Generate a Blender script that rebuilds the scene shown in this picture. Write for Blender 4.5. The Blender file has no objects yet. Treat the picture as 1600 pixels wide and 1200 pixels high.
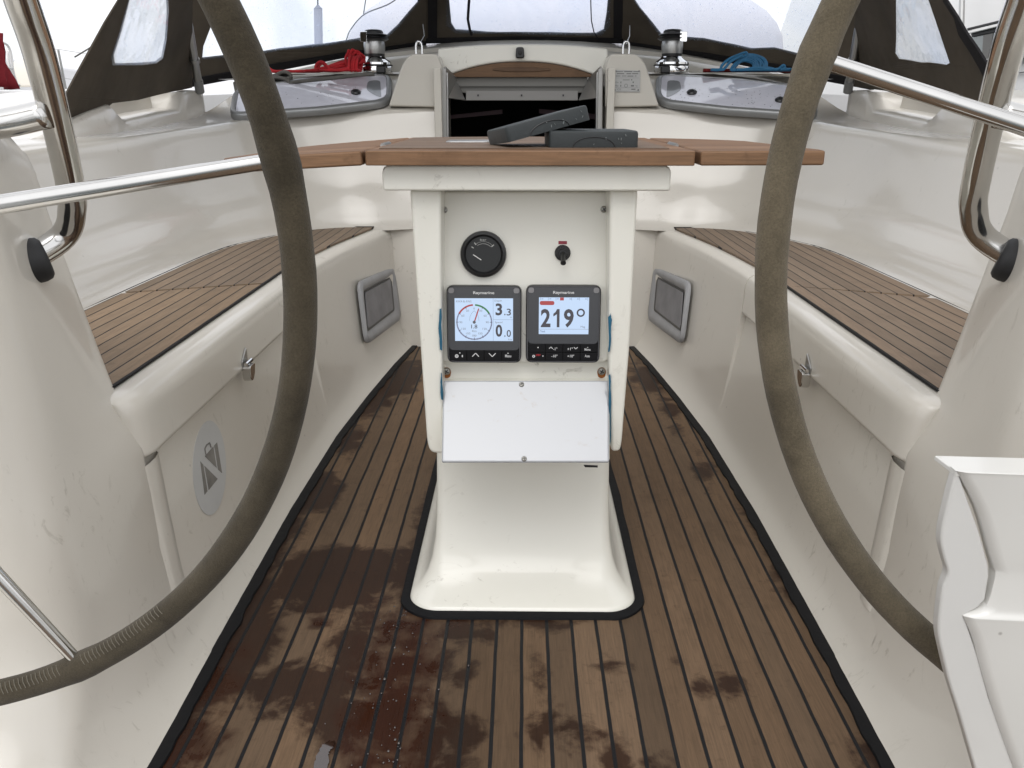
import bpy, bmesh, math, random
from mathutils import Vector as V, Matrix, noise as mnoise
from mathutils.geometry import tessellate_polygon
random.seed(7)
R = math.radians
sc = bpy.context.scene
col = sc.collection

# ------------------------------------------------------------ camera
F = 1290.0; H = 0.78; PITCH = R(18.6); YAW = math.atan(19 / 1290 * math.cos(PITCH))
cam = bpy.data.cameras.new('camera'); camo = bpy.data.objects.new('camera', cam); col.objects.link(camo)
camo.location = (0, 0, H); camo.rotation_euler = (math.pi / 2 - PITCH, 0, YAW)
cam.sensor_width = 36; cam.lens = F / 1600 * 36; cam.clip_start = 0.02; cam.clip_end = 2000
sc.camera = camo
# ------------------------------------------------------------ sky, sun, exposure
EXPOSURE = 0.46
w = bpy.data.worlds.new('World'); sc.world = w; w.use_nodes = True
nt = w.node_tree; nt.nodes.clear()
sky = nt.nodes.new('ShaderNodeTexSky'); sky.sky_type = 'NISHITA'; sky.sun_disc = False
sky.sun_elevation = R(58); sky.sun_rotation = R(190); sky.air_density = 1.0; sky.dust_density = 3.0
hs = nt.nodes.new('ShaderNodeHueSaturation'); hs.inputs['Saturation'].default_value = 0.12
bg = nt.nodes.new('ShaderNodeBackground'); bg.inputs['Strength'].default_value = 0.15
ow = nt.nodes.new('ShaderNodeOutputWorld')
nt.links.new(sky.outputs[0], hs.inputs['Color']); ov = nt.nodes.new('ShaderNodeMix'); ov.data_type = 'RGBA'; ov.inputs[0].default_value = .6      # even cloud cover over the clear sky
ov.inputs[7].default_value = (7.6, 7.7, 8.0, 1); nt.links.new(hs.outputs[0], ov.inputs[6]); nt.links.new(ov.outputs[2], bg.inputs['Color']); nt.links.new(bg.outputs[0], ow.inputs[0])
sl = bpy.data.lights.new('sun', 'SUN'); sl.energy = .5; sl.angle = R(40); sl.color = (1, .975, .94)
so = bpy.data.objects.new('sun', sl); col.objects.link(so)
# from behind the camera, high (azimuth 190 = slightly to the left of straight aft)
so.rotation_euler = (R(32), 0, R(-10))
sc.view_settings.view_transform = 'Standard'; sc.view_settings.look = 'None'
sc.view_settings.gamma = 1; sc.view_settings.exposure = EXPOSURE; sc.view_settings.use_curve_mapping = False
EMI = 1 / 2 ** EXPOSURE

# ------------------------------------------------------------ pixel ray -> world point on a plane
_Mr = camo.rotation_euler.to_matrix()
RT, UP, FW = _Mr @ V((1, 0, 0)), _Mr @ V((0, 1, 0)), _Mr @ V((0, 0, -1)); O = V((0, 0, H))
def ray(px, py): return FW + RT * ((px - 800) / F) + UP * ((600 - py) / F)
def at(px, py, X=None, Y=None, Z=None):
    r = ray(px, py)
    t = X / r.x if X is not None else Y / r.y if Y is not None else (Z - H) / r.z
    return O + r * t
def onp(px, py, p0, n):
    r = ray(px, py); return O + r * ((p0 - O).dot(n) / r.dot(n))
def lerp(a, b, t): return a + (b - a) * t
def interp(tab, x):
    if x <= tab[0][0]: return tab[0][1]
    for (x0, y0), (x1, y1) in zip(tab, tab[1:]):
        if x <= x1:
            t = (x - x0) / (x1 - x0); return y0 + (y1 - y0) * t
    return tab[-1][1]
def cr(pts, n):                       # catmull-rom through points
    pts = [V(p) for p in pts]; out = []
    P = [pts[0] * 2 - pts[1]] + pts + [pts[-1] * 2 - pts[-2]]
    for i in range(1, len(P) - 2):
        a, b, c, d = P[i - 1:i + 3]
        for k in range(n):
            t = k / n
            out.append(.5 * ((2 * b) + (c - a) * t + (2 * a - 5 * b + 4 * c - d) * t * t + (3 * b - a - 3 * c + d) * t ** 3))
    out.append(P[-2]); return out

# ------------------------------------------------------------ materials
class NG:
    def __init__(s, name):
        s.m = bpy.data.materials.new(name); s.m.use_nodes = True; s.t = s.m.node_tree; s.t.nodes.clear()
        s.out = s.n('OutputMaterial'); s.b = s.n('BsdfPrincipled'); s.l(s.b.outputs[0], s.out.inputs[0])
    def n(s, k): return s.t.nodes.new('ShaderNode' + k)
    def l(s, a, b): s.t.links.new(a, b)
    def set(s, **k):
        for a, v in k.items():
            i = s.b.inputs[a.replace('_', ' ')]
            i.default_value = (*v, 1) if isinstance(v, tuple) and len(v) == 3 else v
        return s
    def coord(s, scale=(1, 1, 1), kind='Object', loc=(0, 0, 0)):
        tc = s.n('TexCoord'); mp = s.n('Mapping'); s.l(tc.outputs[kind], mp.inputs[0])
        mp.inputs['Scale'].default_value = scale; mp.inputs['Location'].default_value = loc; return mp.outputs[0]
    def geo(s, scale=(1, 1, 1)):
        g = s.n('NewGeometry'); mp = s.n('Mapping'); s.l(g.outputs['Position'], mp.inputs[0]); mp.inputs['Scale'].default_value = scale; return mp.outputs[0]
    def noise(s, vec, scale, detail=4, rough=.55, dist=0):
        n = s.n('TexNoise'); s.l(vec, n.inputs['Vector']); n.inputs['Scale'].default_value = scale
        n.inputs['Detail'].default_value = detail; n.inputs['Roughness'].default_value = rough; n.inputs['Distortion'].default_value = dist; return n.outputs['Fac']
    def ramp(s, fac, stops):
        r = s.n('ValToRGB'); s.l(fac, r.inputs[0]); e = r.color_ramp.elements
        while len(e) < len(stops): e.new(.5)
        for el, (p, c) in zip(e, stops):
            el.position = p; el.color = (*c, 1) if isinstance(c, tuple) else (c, c, c, 1)
        return r.outputs[0]
    def math(s, op, a, b=None, c=None, clamp=False):
        m = s.n('Math'); m.operation = op; m.use_clamp = clamp
        for i, v in enumerate((a, b, c)):
            if v is None: continue
            if isinstance(v, (int, float)): m.inputs[i].default_value = v
            else: s.l(v, m.inputs[i])
        return m.outputs[0]
    def mix(s, fac, a, b, mode='MIX'):
        m = s.n('Mix'); m.data_type = 'RGBA'; m.blend_type = mode
        for i, v in ((0, fac), (6, a), (7, b)):
            if isinstance(v, (int, float)): m.inputs[i].default_value = v if i == 0 else (v, v, v, 1)
            elif isinstance(v, tuple): m.inputs[i].default_value = (*v, 1)
            else: s.l(v, m.inputs[i])
        return m.outputs[2]
    def bump(s, h, strength, dist=.002, normal=None):
        b = s.n('Bump'); s.l(h, b.inputs['Height']); b.inputs['Strength'].default_value = strength; b.inputs['Distance'].default_value = dist
        if normal: s.l(normal, b.inputs['Normal'])
        s.l(b.outputs[0], s.b.inputs['Normal']); return b.outputs[0]

def simple(name, c, rough=.4, metal=0, bump=None, var=0, **k):
    g = NG(name); g.set(Base_Color=c, Roughness=rough, Metallic=metal, **k)
    v = g.geo()
    if var:
        n = g.noise(v, 14, 5)
        d = tuple(x * (1 - var) for x in c); u = tuple(min(1, x * (1 + var)) for x in c)
        g.l(g.ramp(n, [(.3, d), (.7, u)]), g.b.inputs['Base Color'])
        g.l(g.math('MULTIPLY_ADD', g.noise(v, 30, 4), .25, rough - .12), g.b.inputs['Roughness'])
    if bump: g.bump(g.noise(v, bump[0], 4), bump[1], .001)
    return g.m

def gelcoat(name, c=(.63, .595, .53), rough=.26, dirt=.5, coat=.45):
    g = NG(name); v = g.geo()
    g.set(Coat_Weight=coat, Coat_Roughness=.06, Specular_IOR_Level=.45)
    big = g.noise(v, 2.2, 3); base = g.ramp(big, [(.3, tuple(x * .965 for x in c)), (.7, c)])
    # scuffs: thin sparse marks
    v2 = g.geo((1, 1.6, .8))
    sc1 = g.noise(v2, 26, 8, .72, 1.2); m1 = g.ramp(sc1, [(.585, 0.0), (.66, 1.0)])
    reg = g.ramp(g.noise(v, 3.1, 2), [(.48, 0.0), (.62, 1.0)])
    fac = g.math('MULTIPLY', g.math('MULTIPLY', m1, reg), min(1, .9 * dirt))
    colr = g.mix(fac, base, (.33, .30, .24))
    sp = g.n('TexVoronoi'); g.l(v, sp.inputs['Vector']); sp.inputs['Scale'].default_value = 17
    spk = g.ramp(sp.outputs['Distance'], [(.03, 1.0), (.045, 0.0)])
    sel = g.ramp(g.noise(v, 9, 1), [(.52, 0.0), (.56, 1.0)])
    colr = g.mix(g.math('MULTIPLY', g.math('MULTIPLY', spk, sel), .75 * dirt), colr, (.12, .10, .08))
    g.l(colr, g.b.inputs['Base Color'])
    g.set(Roughness=rough + .03)
    g.bump(g.noise(v, 5, 2), .05, .004)
    return g.m

def teak(name, dry=(.17, .105, .062), width=.0393, seam=.0052, x0=0.0, wet=None, grey=.25, seams=True, along='Y', vary=(.80, 1.16)):
    g = NG(name); p = g.n('NewGeometry').outputs['Position']
    sx = g.n('SeparateXYZ'); g.l(p, sx.inputs[0])
    A, B = (sx.outputs[0], sx.outputs[1]) if along == 'Y' else (sx.outputs[1], sx.outputs[0])
    wob = g.math('MULTIPLY_ADD', g.noise(g.geo((20, 9, 20) if along == 'Y' else (9, 20, 20)), 1, 3), .003, -.0015)
    a = g.math('ADD', g.math('SUBTRACT', A, x0), wob)
    q = g.math('DIVIDE', a, width); idx = g.math('FLOOR', q); fr = g.math('FRACT', q)
    edge = g.math('MINIMUM', fr, g.math('SUBTRACT', 1.0, fr))
    sm = g.ramp(edge, [(seam / width / 2 * .8, 1.0), (seam / width / 2 * 1.15, 0.0)])
    wn = g.n('TexWhiteNoise'); wn.noise_dimensions = '1D'; g.l(idx, wn.inputs['W']); rnd = wn.outputs['Value']
    # grain stretched along the plank, shifted per plank
    cb = g.n('CombineXYZ'); g.l(A, cb.inputs[0]); g.l(B, cb.inputs[1]); g.l(g.math('MULTIPLY_ADD', idx, 3.7, sx.outputs[2]), cb.inputs[2])
    mp = g.n('Mapping'); g.l(cb.outputs[0], mp.inputs[0]); mp.inputs['Scale'].default_value = (1, .045, 1)
    gr = g.noise(mp.outputs[0], 420, 6, .65); mp2 = g.n('Mapping'); g.l(cb.outputs[0], mp2.inputs[0]); mp2.inputs['Scale'].default_value = (1, .08, 1)
    gr2 = g.noise(mp2.outputs[0], 90, 5, .6, .6)
    d = dry
    base = g.ramp(gr2, [(.28, tuple(x * .72 for x in d)), (.5, d), (.75, tuple(x * 1.22 for x in d))])
    base = g.mix(.5, base, g.ramp(gr, [(.3, tuple(x * .55 for x in d)), (.62, tuple(x * 1.25 for x in d))]))
    base = g.mix(1.0, base, g.ramp(rnd, [(0, vary[0]), (1, vary[1])]), 'MULTIPLY')
    base = g.mix(g.math('MULTIPLY', g.ramp(wn.outputs['Color'], [(.2, 0.0), (.9, 1.0)]), grey), base, (.17, .135, .10))
    blot = g.ramp(g.noise(p, 9, 5, .62), [(.54, 0.0), (.70, 1.0)])
    base = g.mix(g.math('MULTIPLY', blot, .30), base, tuple(x * .42 for x in d))
    fine = g.ramp(g.noise(p, 42, 5, .7), [(.58, 0.0), (.72, 1.0)])
    base = g.mix(g.math('MULTIPLY', fine, .4), base, tuple(x * .38 for x in d))
    rough = g.math('MULTIPLY_ADD', gr, .15, .5)
    if wet:
        nz = g.math('MULTIPLY_ADD', g.noise(p, 15, 6, .62, .5), .15, -.075)
        nz2 = g.math('MULTIPLY_ADD', g.noise(p, 50, 5, .65), .035, -.0175)
        def field(blobs):
            acc = None
            for (bx, by, rx, ry) in blobs:
                ex = g.math('DIVIDE', g.math('SUBTRACT', sx.outputs[0], bx), rx); ey = g.math('DIVIDE', g.math('SUBTRACT', sx.outputs[1], by), ry)
                dd = g.math('MULTIPLY', g.math('SUBTRACT', 1.0, g.math('SQRT', g.math('ADD', g.math('MULTIPLY', ex, ex), g.math('MULTIPLY', ey, ey)))), min(rx, ry))
                acc = dd if acc is None else g.math('MAXIMUM', acc, dd)
            return g.math('ADD', g.math('ADD', acc, g.math('MULTIPLY', nz, .85)), nz2)
        f1 = field(wet[0]); w1 = g.ramp(g.math('MULTIPLY_ADD', f1, 4, .5), [(.465, 0.0), (.55, 1.0)])
        f2 = field(wet[1]); w2 = g.ramp(g.math('MULTIPLY_ADD', f2, 4, .5), [(.40, 0.0), (.6, 1.0)])
        damp = g.mix(.35, g.mix(1.0, base, (.30, .22, .18), 'MULTIPLY'), (.022, .011, .007))
        soak = g.mix(.4, g.mix(1.0, base, (.26, .13, .08), 'MULTIPLY'), (.030, .007, .002))
        base = g.mix(w1, base, damp); base = g.mix(w2, base, soak)
        rough = g.math('SUBTRACT', rough, g.math('MULTIPLY', w1, .12)); rough = g.math('SUBTRACT', rough, g.math('MULTIPLY', w2, .28))
    if seams:
        base = g.mix(sm, base, (.010, .010, .011)); rough = g.math('MULTIPLY_ADD', sm, .0, rough)
    g.l(base, g.b.inputs['Base Color']); g.l(rough, g.b.inputs['Roughness'])
    g.set(Specular_IOR_Level=.22)
    h = g.math('MULTIPLY', gr, .35)
    if seams: h = g.math('SUBTRACT', h, g.math('MULTIPLY', sm, .9))
    g.bump(h, .55, .0015)
    return g.m

def suede(name, c):
    g = NG(name); v = g.geo(); g.set(Roughness=.95, Specular_IOR_Level=.1, Sheen_Weight=.12, Sheen_Roughness=.5)
    n1 = g.ramp(g.noise(v, 16, 5, .65), [(.3, tuple(x * .62 for x in c)), (.5, c), (.72, tuple(x * 1.3 for x in c))])
    n2 = g.ramp(g.noise(v, 600, 3, .7), [(.3, .78), (.7, 1.2)])
    g.l(g.mix(1.0, n1, n2, 'MULTIPLY'), g.b.inputs['Base Color'])
    g.bump(g.math('ADD', g.noise(v, 700, 3, .7), g.math('MULTIPLY', g.noise(v, 30, 4), .8)), .7, .0012); return g.m

def canvas(name, c):
    g = NG(name); v = g.geo(); g.set(Roughness=.85, Specular_IOR_Level=.25)
    g.l(g.ramp(g.noise(v, 5, 5), [(.3, tuple(x * .7 for x in c)), (.7, tuple(x * 1.25 for x in c))]), g.b.inputs['Base Color'])
    g.bump(g.math('ADD', g.noise(g.geo((1, 1, 1)), 4, 3), g.math('MULTIPLY', g.noise(v, 600, 2), .03)), .9, .03); return g.m

def vinyl(name):
    g = NG(name); v = g.geo()
    tr = g.n('BsdfTransparent'); tr.inputs[0].default_value = (.98, .99, 1, 1)
    tl = g.n('BsdfTranslucent'); tl.inputs[0].default_value = (.66, .76, .95, 1)
    gl = g.n('BsdfGlossy'); gl.inputs[0].default_value = (1, 1, 1, 1); gl.inputs['Roughness'].default_value = .08
    m1 = g.n('MixShader'); m2 = g.n('MixShader')
    haze = g.ramp(g.noise(g.geo((1, 1, .5)), 4, 3, .5, .6), [(.38, .06), (.75, .30)])
    spots = g.ramp(g.noise(v, 160, 2), [(.66, 0.0), (.7, .5)])
    g.l(g.math('MAXIMUM', haze, spots), m1.inputs[0]); g.l(tr.outputs[0], m1.inputs[1]); g.l(tl.outputs[0], m1.inputs[2])
    fr = g.n('Fresnel'); fr.inputs[0].default_value = 1.35
    bm = g.n('Bump'); bm.inputs['Distance'].default_value = .02; bm.inputs['Strength'].default_value = .6; g.l(g.noise(v, 5, 3), bm.inputs['Height'])
    g.l(bm.outputs[0], gl.inputs['Normal']); g.l(bm.outputs[0], fr.inputs['Normal'])
    g.l(g.math('MULTIPLY', fr.outputs[0], .45), m2.inputs[0]); g.l(m1.outputs[0], m2.inputs[1]); g.l(gl.outputs[0], m2.inputs[2]); g.l(m2.outputs[0], g.out.inputs[0]); return g.m

def emit(name, c, s=1.0):
    g = NG(name); g.set(Base_Color=(.02, .02, .02), Roughness=.15, Emission_Color=c, Emission_Strength=EMI * s); return g.m

M = {}
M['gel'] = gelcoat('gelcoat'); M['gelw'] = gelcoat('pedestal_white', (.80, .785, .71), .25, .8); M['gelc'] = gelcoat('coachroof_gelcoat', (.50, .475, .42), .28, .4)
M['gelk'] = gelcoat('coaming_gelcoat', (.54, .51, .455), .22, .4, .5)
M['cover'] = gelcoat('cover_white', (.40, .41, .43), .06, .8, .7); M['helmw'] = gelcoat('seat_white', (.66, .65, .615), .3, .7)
M['caulk'] = simple('caulk', (.006, .006, .007), .55, bump=(60, .5), Specular_IOR_Level=.2)
M['steel'] = simple('stainless_steel', (.62, .61, .59), .13, 1, var=.06); M['steel_b'] = simple('brushed_steel', (.42, .42, .41), .35, 1, bump=(300, .4))
M['chrome'] = simple('chrome', (.75, .75, .75), .05, 1)
M['black'] = simple('black_plastic', (.012, .012, .013), .35); M['rubber'] = simple('black_rubber', (.015, .015, .016), .6, bump=(80, .3))
M['bezel'] = simple('bezel_black', (.006, .006, .007), .3, Specular_IOR_Level=.25); M['glass_b'] = simple('display_glass', (.022, .023, .027), .05, Coat_Weight=.6)
M['btn'] = simple('button_rubber', (.004, .004, .005), .5, Specular_IOR_Level=.2); M['rim'] = simple('bezel_edge', (.07, .07, .075), .3)
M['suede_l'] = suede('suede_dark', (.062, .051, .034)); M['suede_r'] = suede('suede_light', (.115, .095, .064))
M['canvas'] = canvas('hood_canvas', (.068, .056, .042)); M['canvas_k'] = canvas('hood_binding', (.012, .011, .012))
M['vinyl'] = vinyl('clear_vinyl')
M['red'] = simple('red_rope', (.42, .012, .018), .85, bump=(300, 1.0), var=.3); M['blue'] = simple('blue_rope', (.025, .14, .27), .8, bump=(500, .8), var=.2)
M['greyr'] = simple('grey_rope', (.10, .095, .085), .85, bump=(500, .8), var=.3); M['dred'] = simple('dark_red_rope', (.20, .015, .012), .85, bump=(500, .8))
M['frame'] = simple('portlight_frame', (.25, .255, .255), .35, .5, var=.08); M['light_glass'] = simple('portlight_glass', (.60, .60, .66), .07, Coat_Weight=1.0, var=.06)  # pale lilac of the pane has the reflected sky put into its colour
M['grey_pl'] = simple('grey_plastic', (.30, .30, .305), .5, bump=(200, .3), var=.08); M['grille'] = simple('grille_panel', (.22, .215, .22), .75, bump=(400, .6), var=.15)
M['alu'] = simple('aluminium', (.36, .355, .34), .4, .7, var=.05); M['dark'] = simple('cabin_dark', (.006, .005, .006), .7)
M['mauve'] = simple('mauve_strip', (.20, .13, .16), .5); M['dgrey'] = simple('dark_grey_plastic', (.016, .021, .022), .5, bump=(250, .3), var=.15)
M['rust'] = simple('rust', (.30, .10, .02), .9, var=.3); M['screw'] = simple('screw_steel', (.30, .29, .26), .4, .9)
M['tape'] = simple('blue_tape', (.012, .10, .17), .7, var=.2); M['ink'] = simple('ink_dark', (.05, .05, .05), .6)
M['stk'] = simple('sticker_silver', (.50, .50, .49), .4, var=.04); M['stkd'] = simple('sticker_grey', (.17, .16, .145), .6, var=.5)
M['plate'] = simple('plate_metal', (.34, .34, .33), .4, .6); M['bwhite'] = simple('boat_white', (.80, .79, .77), .3)
M['cream'] = simple('cream_cover', (.72, .68, .60), .6); M['redflag'] = simple('red_cloth', (.20, .006, .012), .85, bump=(5, .6)); M['win'] = simple('tinted_window', (.10, .13, .125), .08, Coat_Weight=.6)
M['wood'] = teak('table_teak', (.20, .108, .056), .06, .003, grey=.25, seams=False, along='X')
M['woodp'] = teak('table_top_teak', (.17, .115, .08), .052, .003, grey=.3, along='X')
M['wooda'] = teak('trim_teak', (.13, .072, .038), .06, .003, grey=.2, seams=False, along='X')
M['seat'] = teak('seat_teak', (.215, .155, .108), .0295, .0030, x0=.578, grey=.55)
def _pb(L):
    out = []
    for (x, y, rx, ry) in L:
        a, b, c, d = at(x - rx, y, Z=0), at(x + rx, y, Z=0), at(x, y - ry, Z=0), at(x, y + ry, Z=0); m = at(x, y, Z=0); out.append((m.x, m.y, abs(b.x - a.x) / 2, abs(c.y - d.y) / 2))
    return out
WET = (_pb([(628, 590, 34, 32), (590, 625, 24, 26), (548, 690, 22, 20), (500, 770, 40, 30), (445, 830, 30, 50), (520, 900, 100, 52), (405, 935, 40, 60), (370, 1010, 75, 70), (480, 1075, 100, 42), (560, 1000, 40, 60), (300, 1090, 45, 60), (275, 1150, 55, 60), (520, 1120, 60, 50),
            (505, 975, 22, 14), (640, 900, 30, 60), (662, 820, 12, 50), (725, 985, 48, 22), (772, 975, 25, 10), (850, 972, 48, 14), (700, 1050, 18, 28), (728, 1052, 16, 14), (670, 1150, 30, 60), (720, 1160, 30, 40), (845, 1140, 26, 22), (905, 1150, 30, 34), (965, 1185, 34, 26), (945, 1043, 28, 17),
            (838, 1068, 12, 16), (1095, 1075, 22, 18), (1132, 1070, 14, 14), (1062, 1040, 10, 9), (1183, 812, 12, 30), (1222, 905, 12, 34), (1265, 960, 12, 22), (1384, 1180, 34, 34), (1010, 590, 26, 24), (1046, 640, 12, 30), (1100, 740, 14, 20), (1010, 1185, 22, 18)]),
       _pb([(612, 1110, 62, 150), (655, 990, 34, 50), (575, 1190, 50, 60), (286, 1165, 34, 60), (505, 972, 14, 8), (590, 1010, 22, 50), (330, 1060, 26, 40), (700, 975, 30, 10)]))
M['sole'] = teak('sole_teak', (.128, .080, .046), .0393, .0052, x0=.0, wet=WET, grey=.22, vary=(.66, 1.28))
gw = NG('water_puddle'); gw.set(Base_Color=(.03, .015, .010), Roughness=.02, IOR=1.9); M['puddle'] = gw.m
gw = NG('harbour_water'); gw.set(Base_Color=(.03, .045, .045), Roughness=.08); gw.bump(gw.noise(gw.geo(), 3, 5), .5, .05); M['water'] = gw.m

# ------------------------------------------------------------ object helpers
def tag(o, label=None, cat=None, group=None, kind=None):
    if label: o['label'] = label
    if cat: o['category'] = cat
    if group: o['group'] = group
    if kind: o['kind'] = kind
    return o
def empty(name, loc, label, cat, group=None):
    o = bpy.data.objects.new(name, None); o.empty_display_size = .05; o.location = loc; col.objects.link(o)
    return tag(o, label, cat, group)
def worldloc(p):
    l = V((0, 0, 0))
    while p: l = l + p.location; p = p.parent
    return l
def finish(name, bm, mat, parent=None, smooth=True, ang=35, bevel=0, seg=3, solid=0, subsurf=0):
    if parent is not None: off = worldloc(parent)
    else:
        zs = [v.co for v in bm.verts]
        off = V(((min(z.x for z in zs) + max(z.x for z in zs)) / 2, (min(z.y for z in zs) + max(z.y for z in zs)) / 2, min(z.z for z in zs)))
    bmesh.ops.recalc_face_normals(bm, faces=bm.faces)
    bmesh.ops.translate(bm, verts=bm.verts, vec=-off)
    me = bpy.data.meshes.new(name); bm.to_mesh(me); bm.free(); me.materials.append(mat)
    o = bpy.data.objects.new(name, me); col.objects.link(o)
    if parent is not None: o.parent = parent
    else: o.location = off
    if smooth:
        me.shade_smooth()
        if not bevel: me.set_sharp_from_angle(angle=R(ang))
    if solid: md = o.modifiers.new('solid', 'SOLIDIFY'); md.thickness = solid; md.offset = 0
    if bevel:
        md = o.modifiers.new('bevel', 'BEVEL'); md.width = bevel; md.segments = seg; md.limit_method = 'ANGLE'; md.angle_limit = R(32); md.harden_normals = True
    if subsurf: md = o.modifiers.new('sub', 'SUBSURF'); md.levels = md.render_levels = subsurf
    return o
def mesh_into(bm, verts, faces):
    vs = [bm.verts.new(v) for v in verts]
    for f in faces:
        try: bm.faces.new([vs[i] for i in f])
        except ValueError: pass
    return vs
def grid(rows, closed=False, capa=False, capb=False, bm=None):
    bm = bm or bmesh.new(); vs = [[bm.verts.new(p) for p in r] for r in rows]; n = len(rows[0])
    for a, b in zip(vs, vs[1:]):
        for i in range(n if closed else n - 1):
            j = (i + 1) % n
            try: bm.faces.new((a[i], a[j], b[j], b[i]))
            except ValueError: pass
    if capa: bm.faces.new(vs[0][::-1])
    if capb: bm.faces.new(vs[-1])
    return bm
def tube_bm(pts, r, seg=16, bm=None, caps=True, closed=False):
    pts = [V(p) for p in pts]; rows = []; n = len(pts)
    rr = r if isinstance(r, (list, tuple)) else [r] * n
    up = None
    for i in range(n):
        if closed: t = (pts[(i + 1) % n] - pts[i - 1]).normalized()
        else: t = (pts[min(i + 1, n - 1)] - pts[max(i - 1, 0)]).normalized()
        if up is None: up = t.orthogonal().normalized()
        else: up = (up - t * up.dot(t)).normalized()
        s = t.cross(up)
        rows.append([pts[i] + (up * math.cos(k * 2 * math.pi / seg) + s * math.sin(k * 2 * math.pi / seg)) * rr[i] for k in range(seg)])
    if closed:
        # align last ring with first for seamless closure: choose offset by nearest vertex
        best = min(range(seg), key=lambda o_: (rows[-1][o_] - rows[0][0]).length)
        bm = grid(rows, True, bm=bm)
        bm.verts.ensure_lookup_table(); base = len(bm.verts) - n * seg
        for k in range(seg):
            a = bm.verts[base + k]; b = bm.verts[base + (k + 1) % seg]; c = bm.verts[base + (n - 1) * seg + (k + 1 + best) % seg]; d = bm.verts[base + (n - 1) * seg + (k + best) % seg]
            bm.faces.new((a, b, c, d))
        return bm
    return grid(rows, True, caps, caps, bm)
def prism_bm(pts, ext, bm=None):
    bm = bm or bmesh.new(); pts = [V(p) for p in pts]; e = V(ext)
    a = [bm.verts.new(p) for p in pts]; b = [bm.verts.new(p + e) for p in pts]; n = len(pts)
    bm.faces.new(a[::-1]); bm.faces.new(b)
    for i in range(n): bm.faces.new((a[i], a[(i + 1) % n], b[(i + 1) % n], b[i]))
    return bm
def box_bm(lo, hi, bm=None):
    x0, y0, z0 = lo; x1, y1, z1 = hi
    return prism_bm([(x0, y0, z0), (x1, y0, z0), (x1, y1, z0), (x0, y1, z0)], (0, 0, z1 - z0), bm)
def rnd(pts, r, n=5):                 # round the corners of a planar polygon
    pts = [V(p) for p in pts]; out = []; N = len(pts)
    rs = r if isinstance(r, (list, tuple)) else [r] * N
    for i in range(N):
        p, a, b = pts[i], pts[i - 1], pts[(i + 1) % N]
        if rs[i] <= 0: out.append(p); continue
        da, db = (a - p), (b - p); q = min(rs[i], da.length * .49, db.length * .49); A = p + da.normalized() * q; B = p + db.normalized() * q
        for k in range(n + 1):
            t = k / n; out.append(A * (1 - t) ** 2 + p * 2 * t * (1 - t) + B * t * t)
    return out
def lathe_bm(prof, c, axis=V((0, 0, 1)), seg=32, bm=None, squash=None):
    c = V(c); axis = V(axis).normalized(); u = axis.orthogonal().normalized(); v = axis.cross(u); rows = []
    for r_, h_ in prof:
        rows.append([c + axis * h_ + (u * math.cos(2 * math.pi * k / seg) + v * math.sin(2 * math.pi * k / seg)) * max(r_, 1e-5) for k in range(seg)])
    return grid(rows, True, True, True, bm)
def ring_bm(c, u, v, r0, r1, n, thick, a0=0, a1=360, seg=48, bm=None):    # flat annular sector
    bm = bm or bmesh.new(); pts = []
    for k in range(seg + 1):
        a = R(lerp(a0, a1, k / seg)); d = u * math.sin(a) + v * math.cos(a); pts.append((c + d * r0, c + d * r1))
    rows = [[p[0], p[1]] for p in pts]; return grid(rows, bm=bm)
def plate(name, pts, n, th, mat, parent, bevel=0, **k):
    return finish(name, prism_bm(pts, V(n).normalized() * th), mat, parent, bevel=bevel, **k)
def text_bm(body, o, u, v, x0, y0, x1, y1, n, lift=.0004, bold=0.0, bm=None, keep=False):
    """text fitted in a box: o origin, u right, v down, metres"""
    cu = bpy.data.curves.new('t', 'FONT'); cu.body = body; cu.offset = bold; cu.resolution_u = 3
    ob = bpy.data.objects.new('t', cu); col.objects.link(ob); dg = bpy.context.evaluated_depsgraph_get(); dg.update()
    me = bpy.data.meshes.new_from_object(ob.evaluated_get(dg)); bpy.data.objects.remove(ob)
    xs = [q.co.x for q in me.vertices]; ys = [q.co.y for q in me.vertices]; ax, bx, ay, by = min(xs), max(xs), min(ys), max(ys)
    sx = (x1 - x0) / (bx - ax); sy = (y1 - y0) / (by - ay)
    bm = bm or bmesh.new(); base = len(bm.verts)
    vs = [bm.verts.new(o + u * (x0 + (q.co.x - ax) * sx) + v * (y1 - (q.co.y - ay) * sy) + n * lift) for q in me.vertices]
    for p_ in me.polygons:
        try: bm.faces.new([vs[i] for i in p_.vertices])
        except ValueError: pass
    bpy.data.meshes.remove(me); return bm
def copy_tree(o, parent=None, off=V((0, 0, 0))):
    c = o.copy(); col.objects.link(c)
    if parent: c.parent = parent
    else: c.location = o.location + off
    for ch in [x for x in bpy.data.objects if x.parent == o]: copy_tree(ch, c)
    return c

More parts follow.
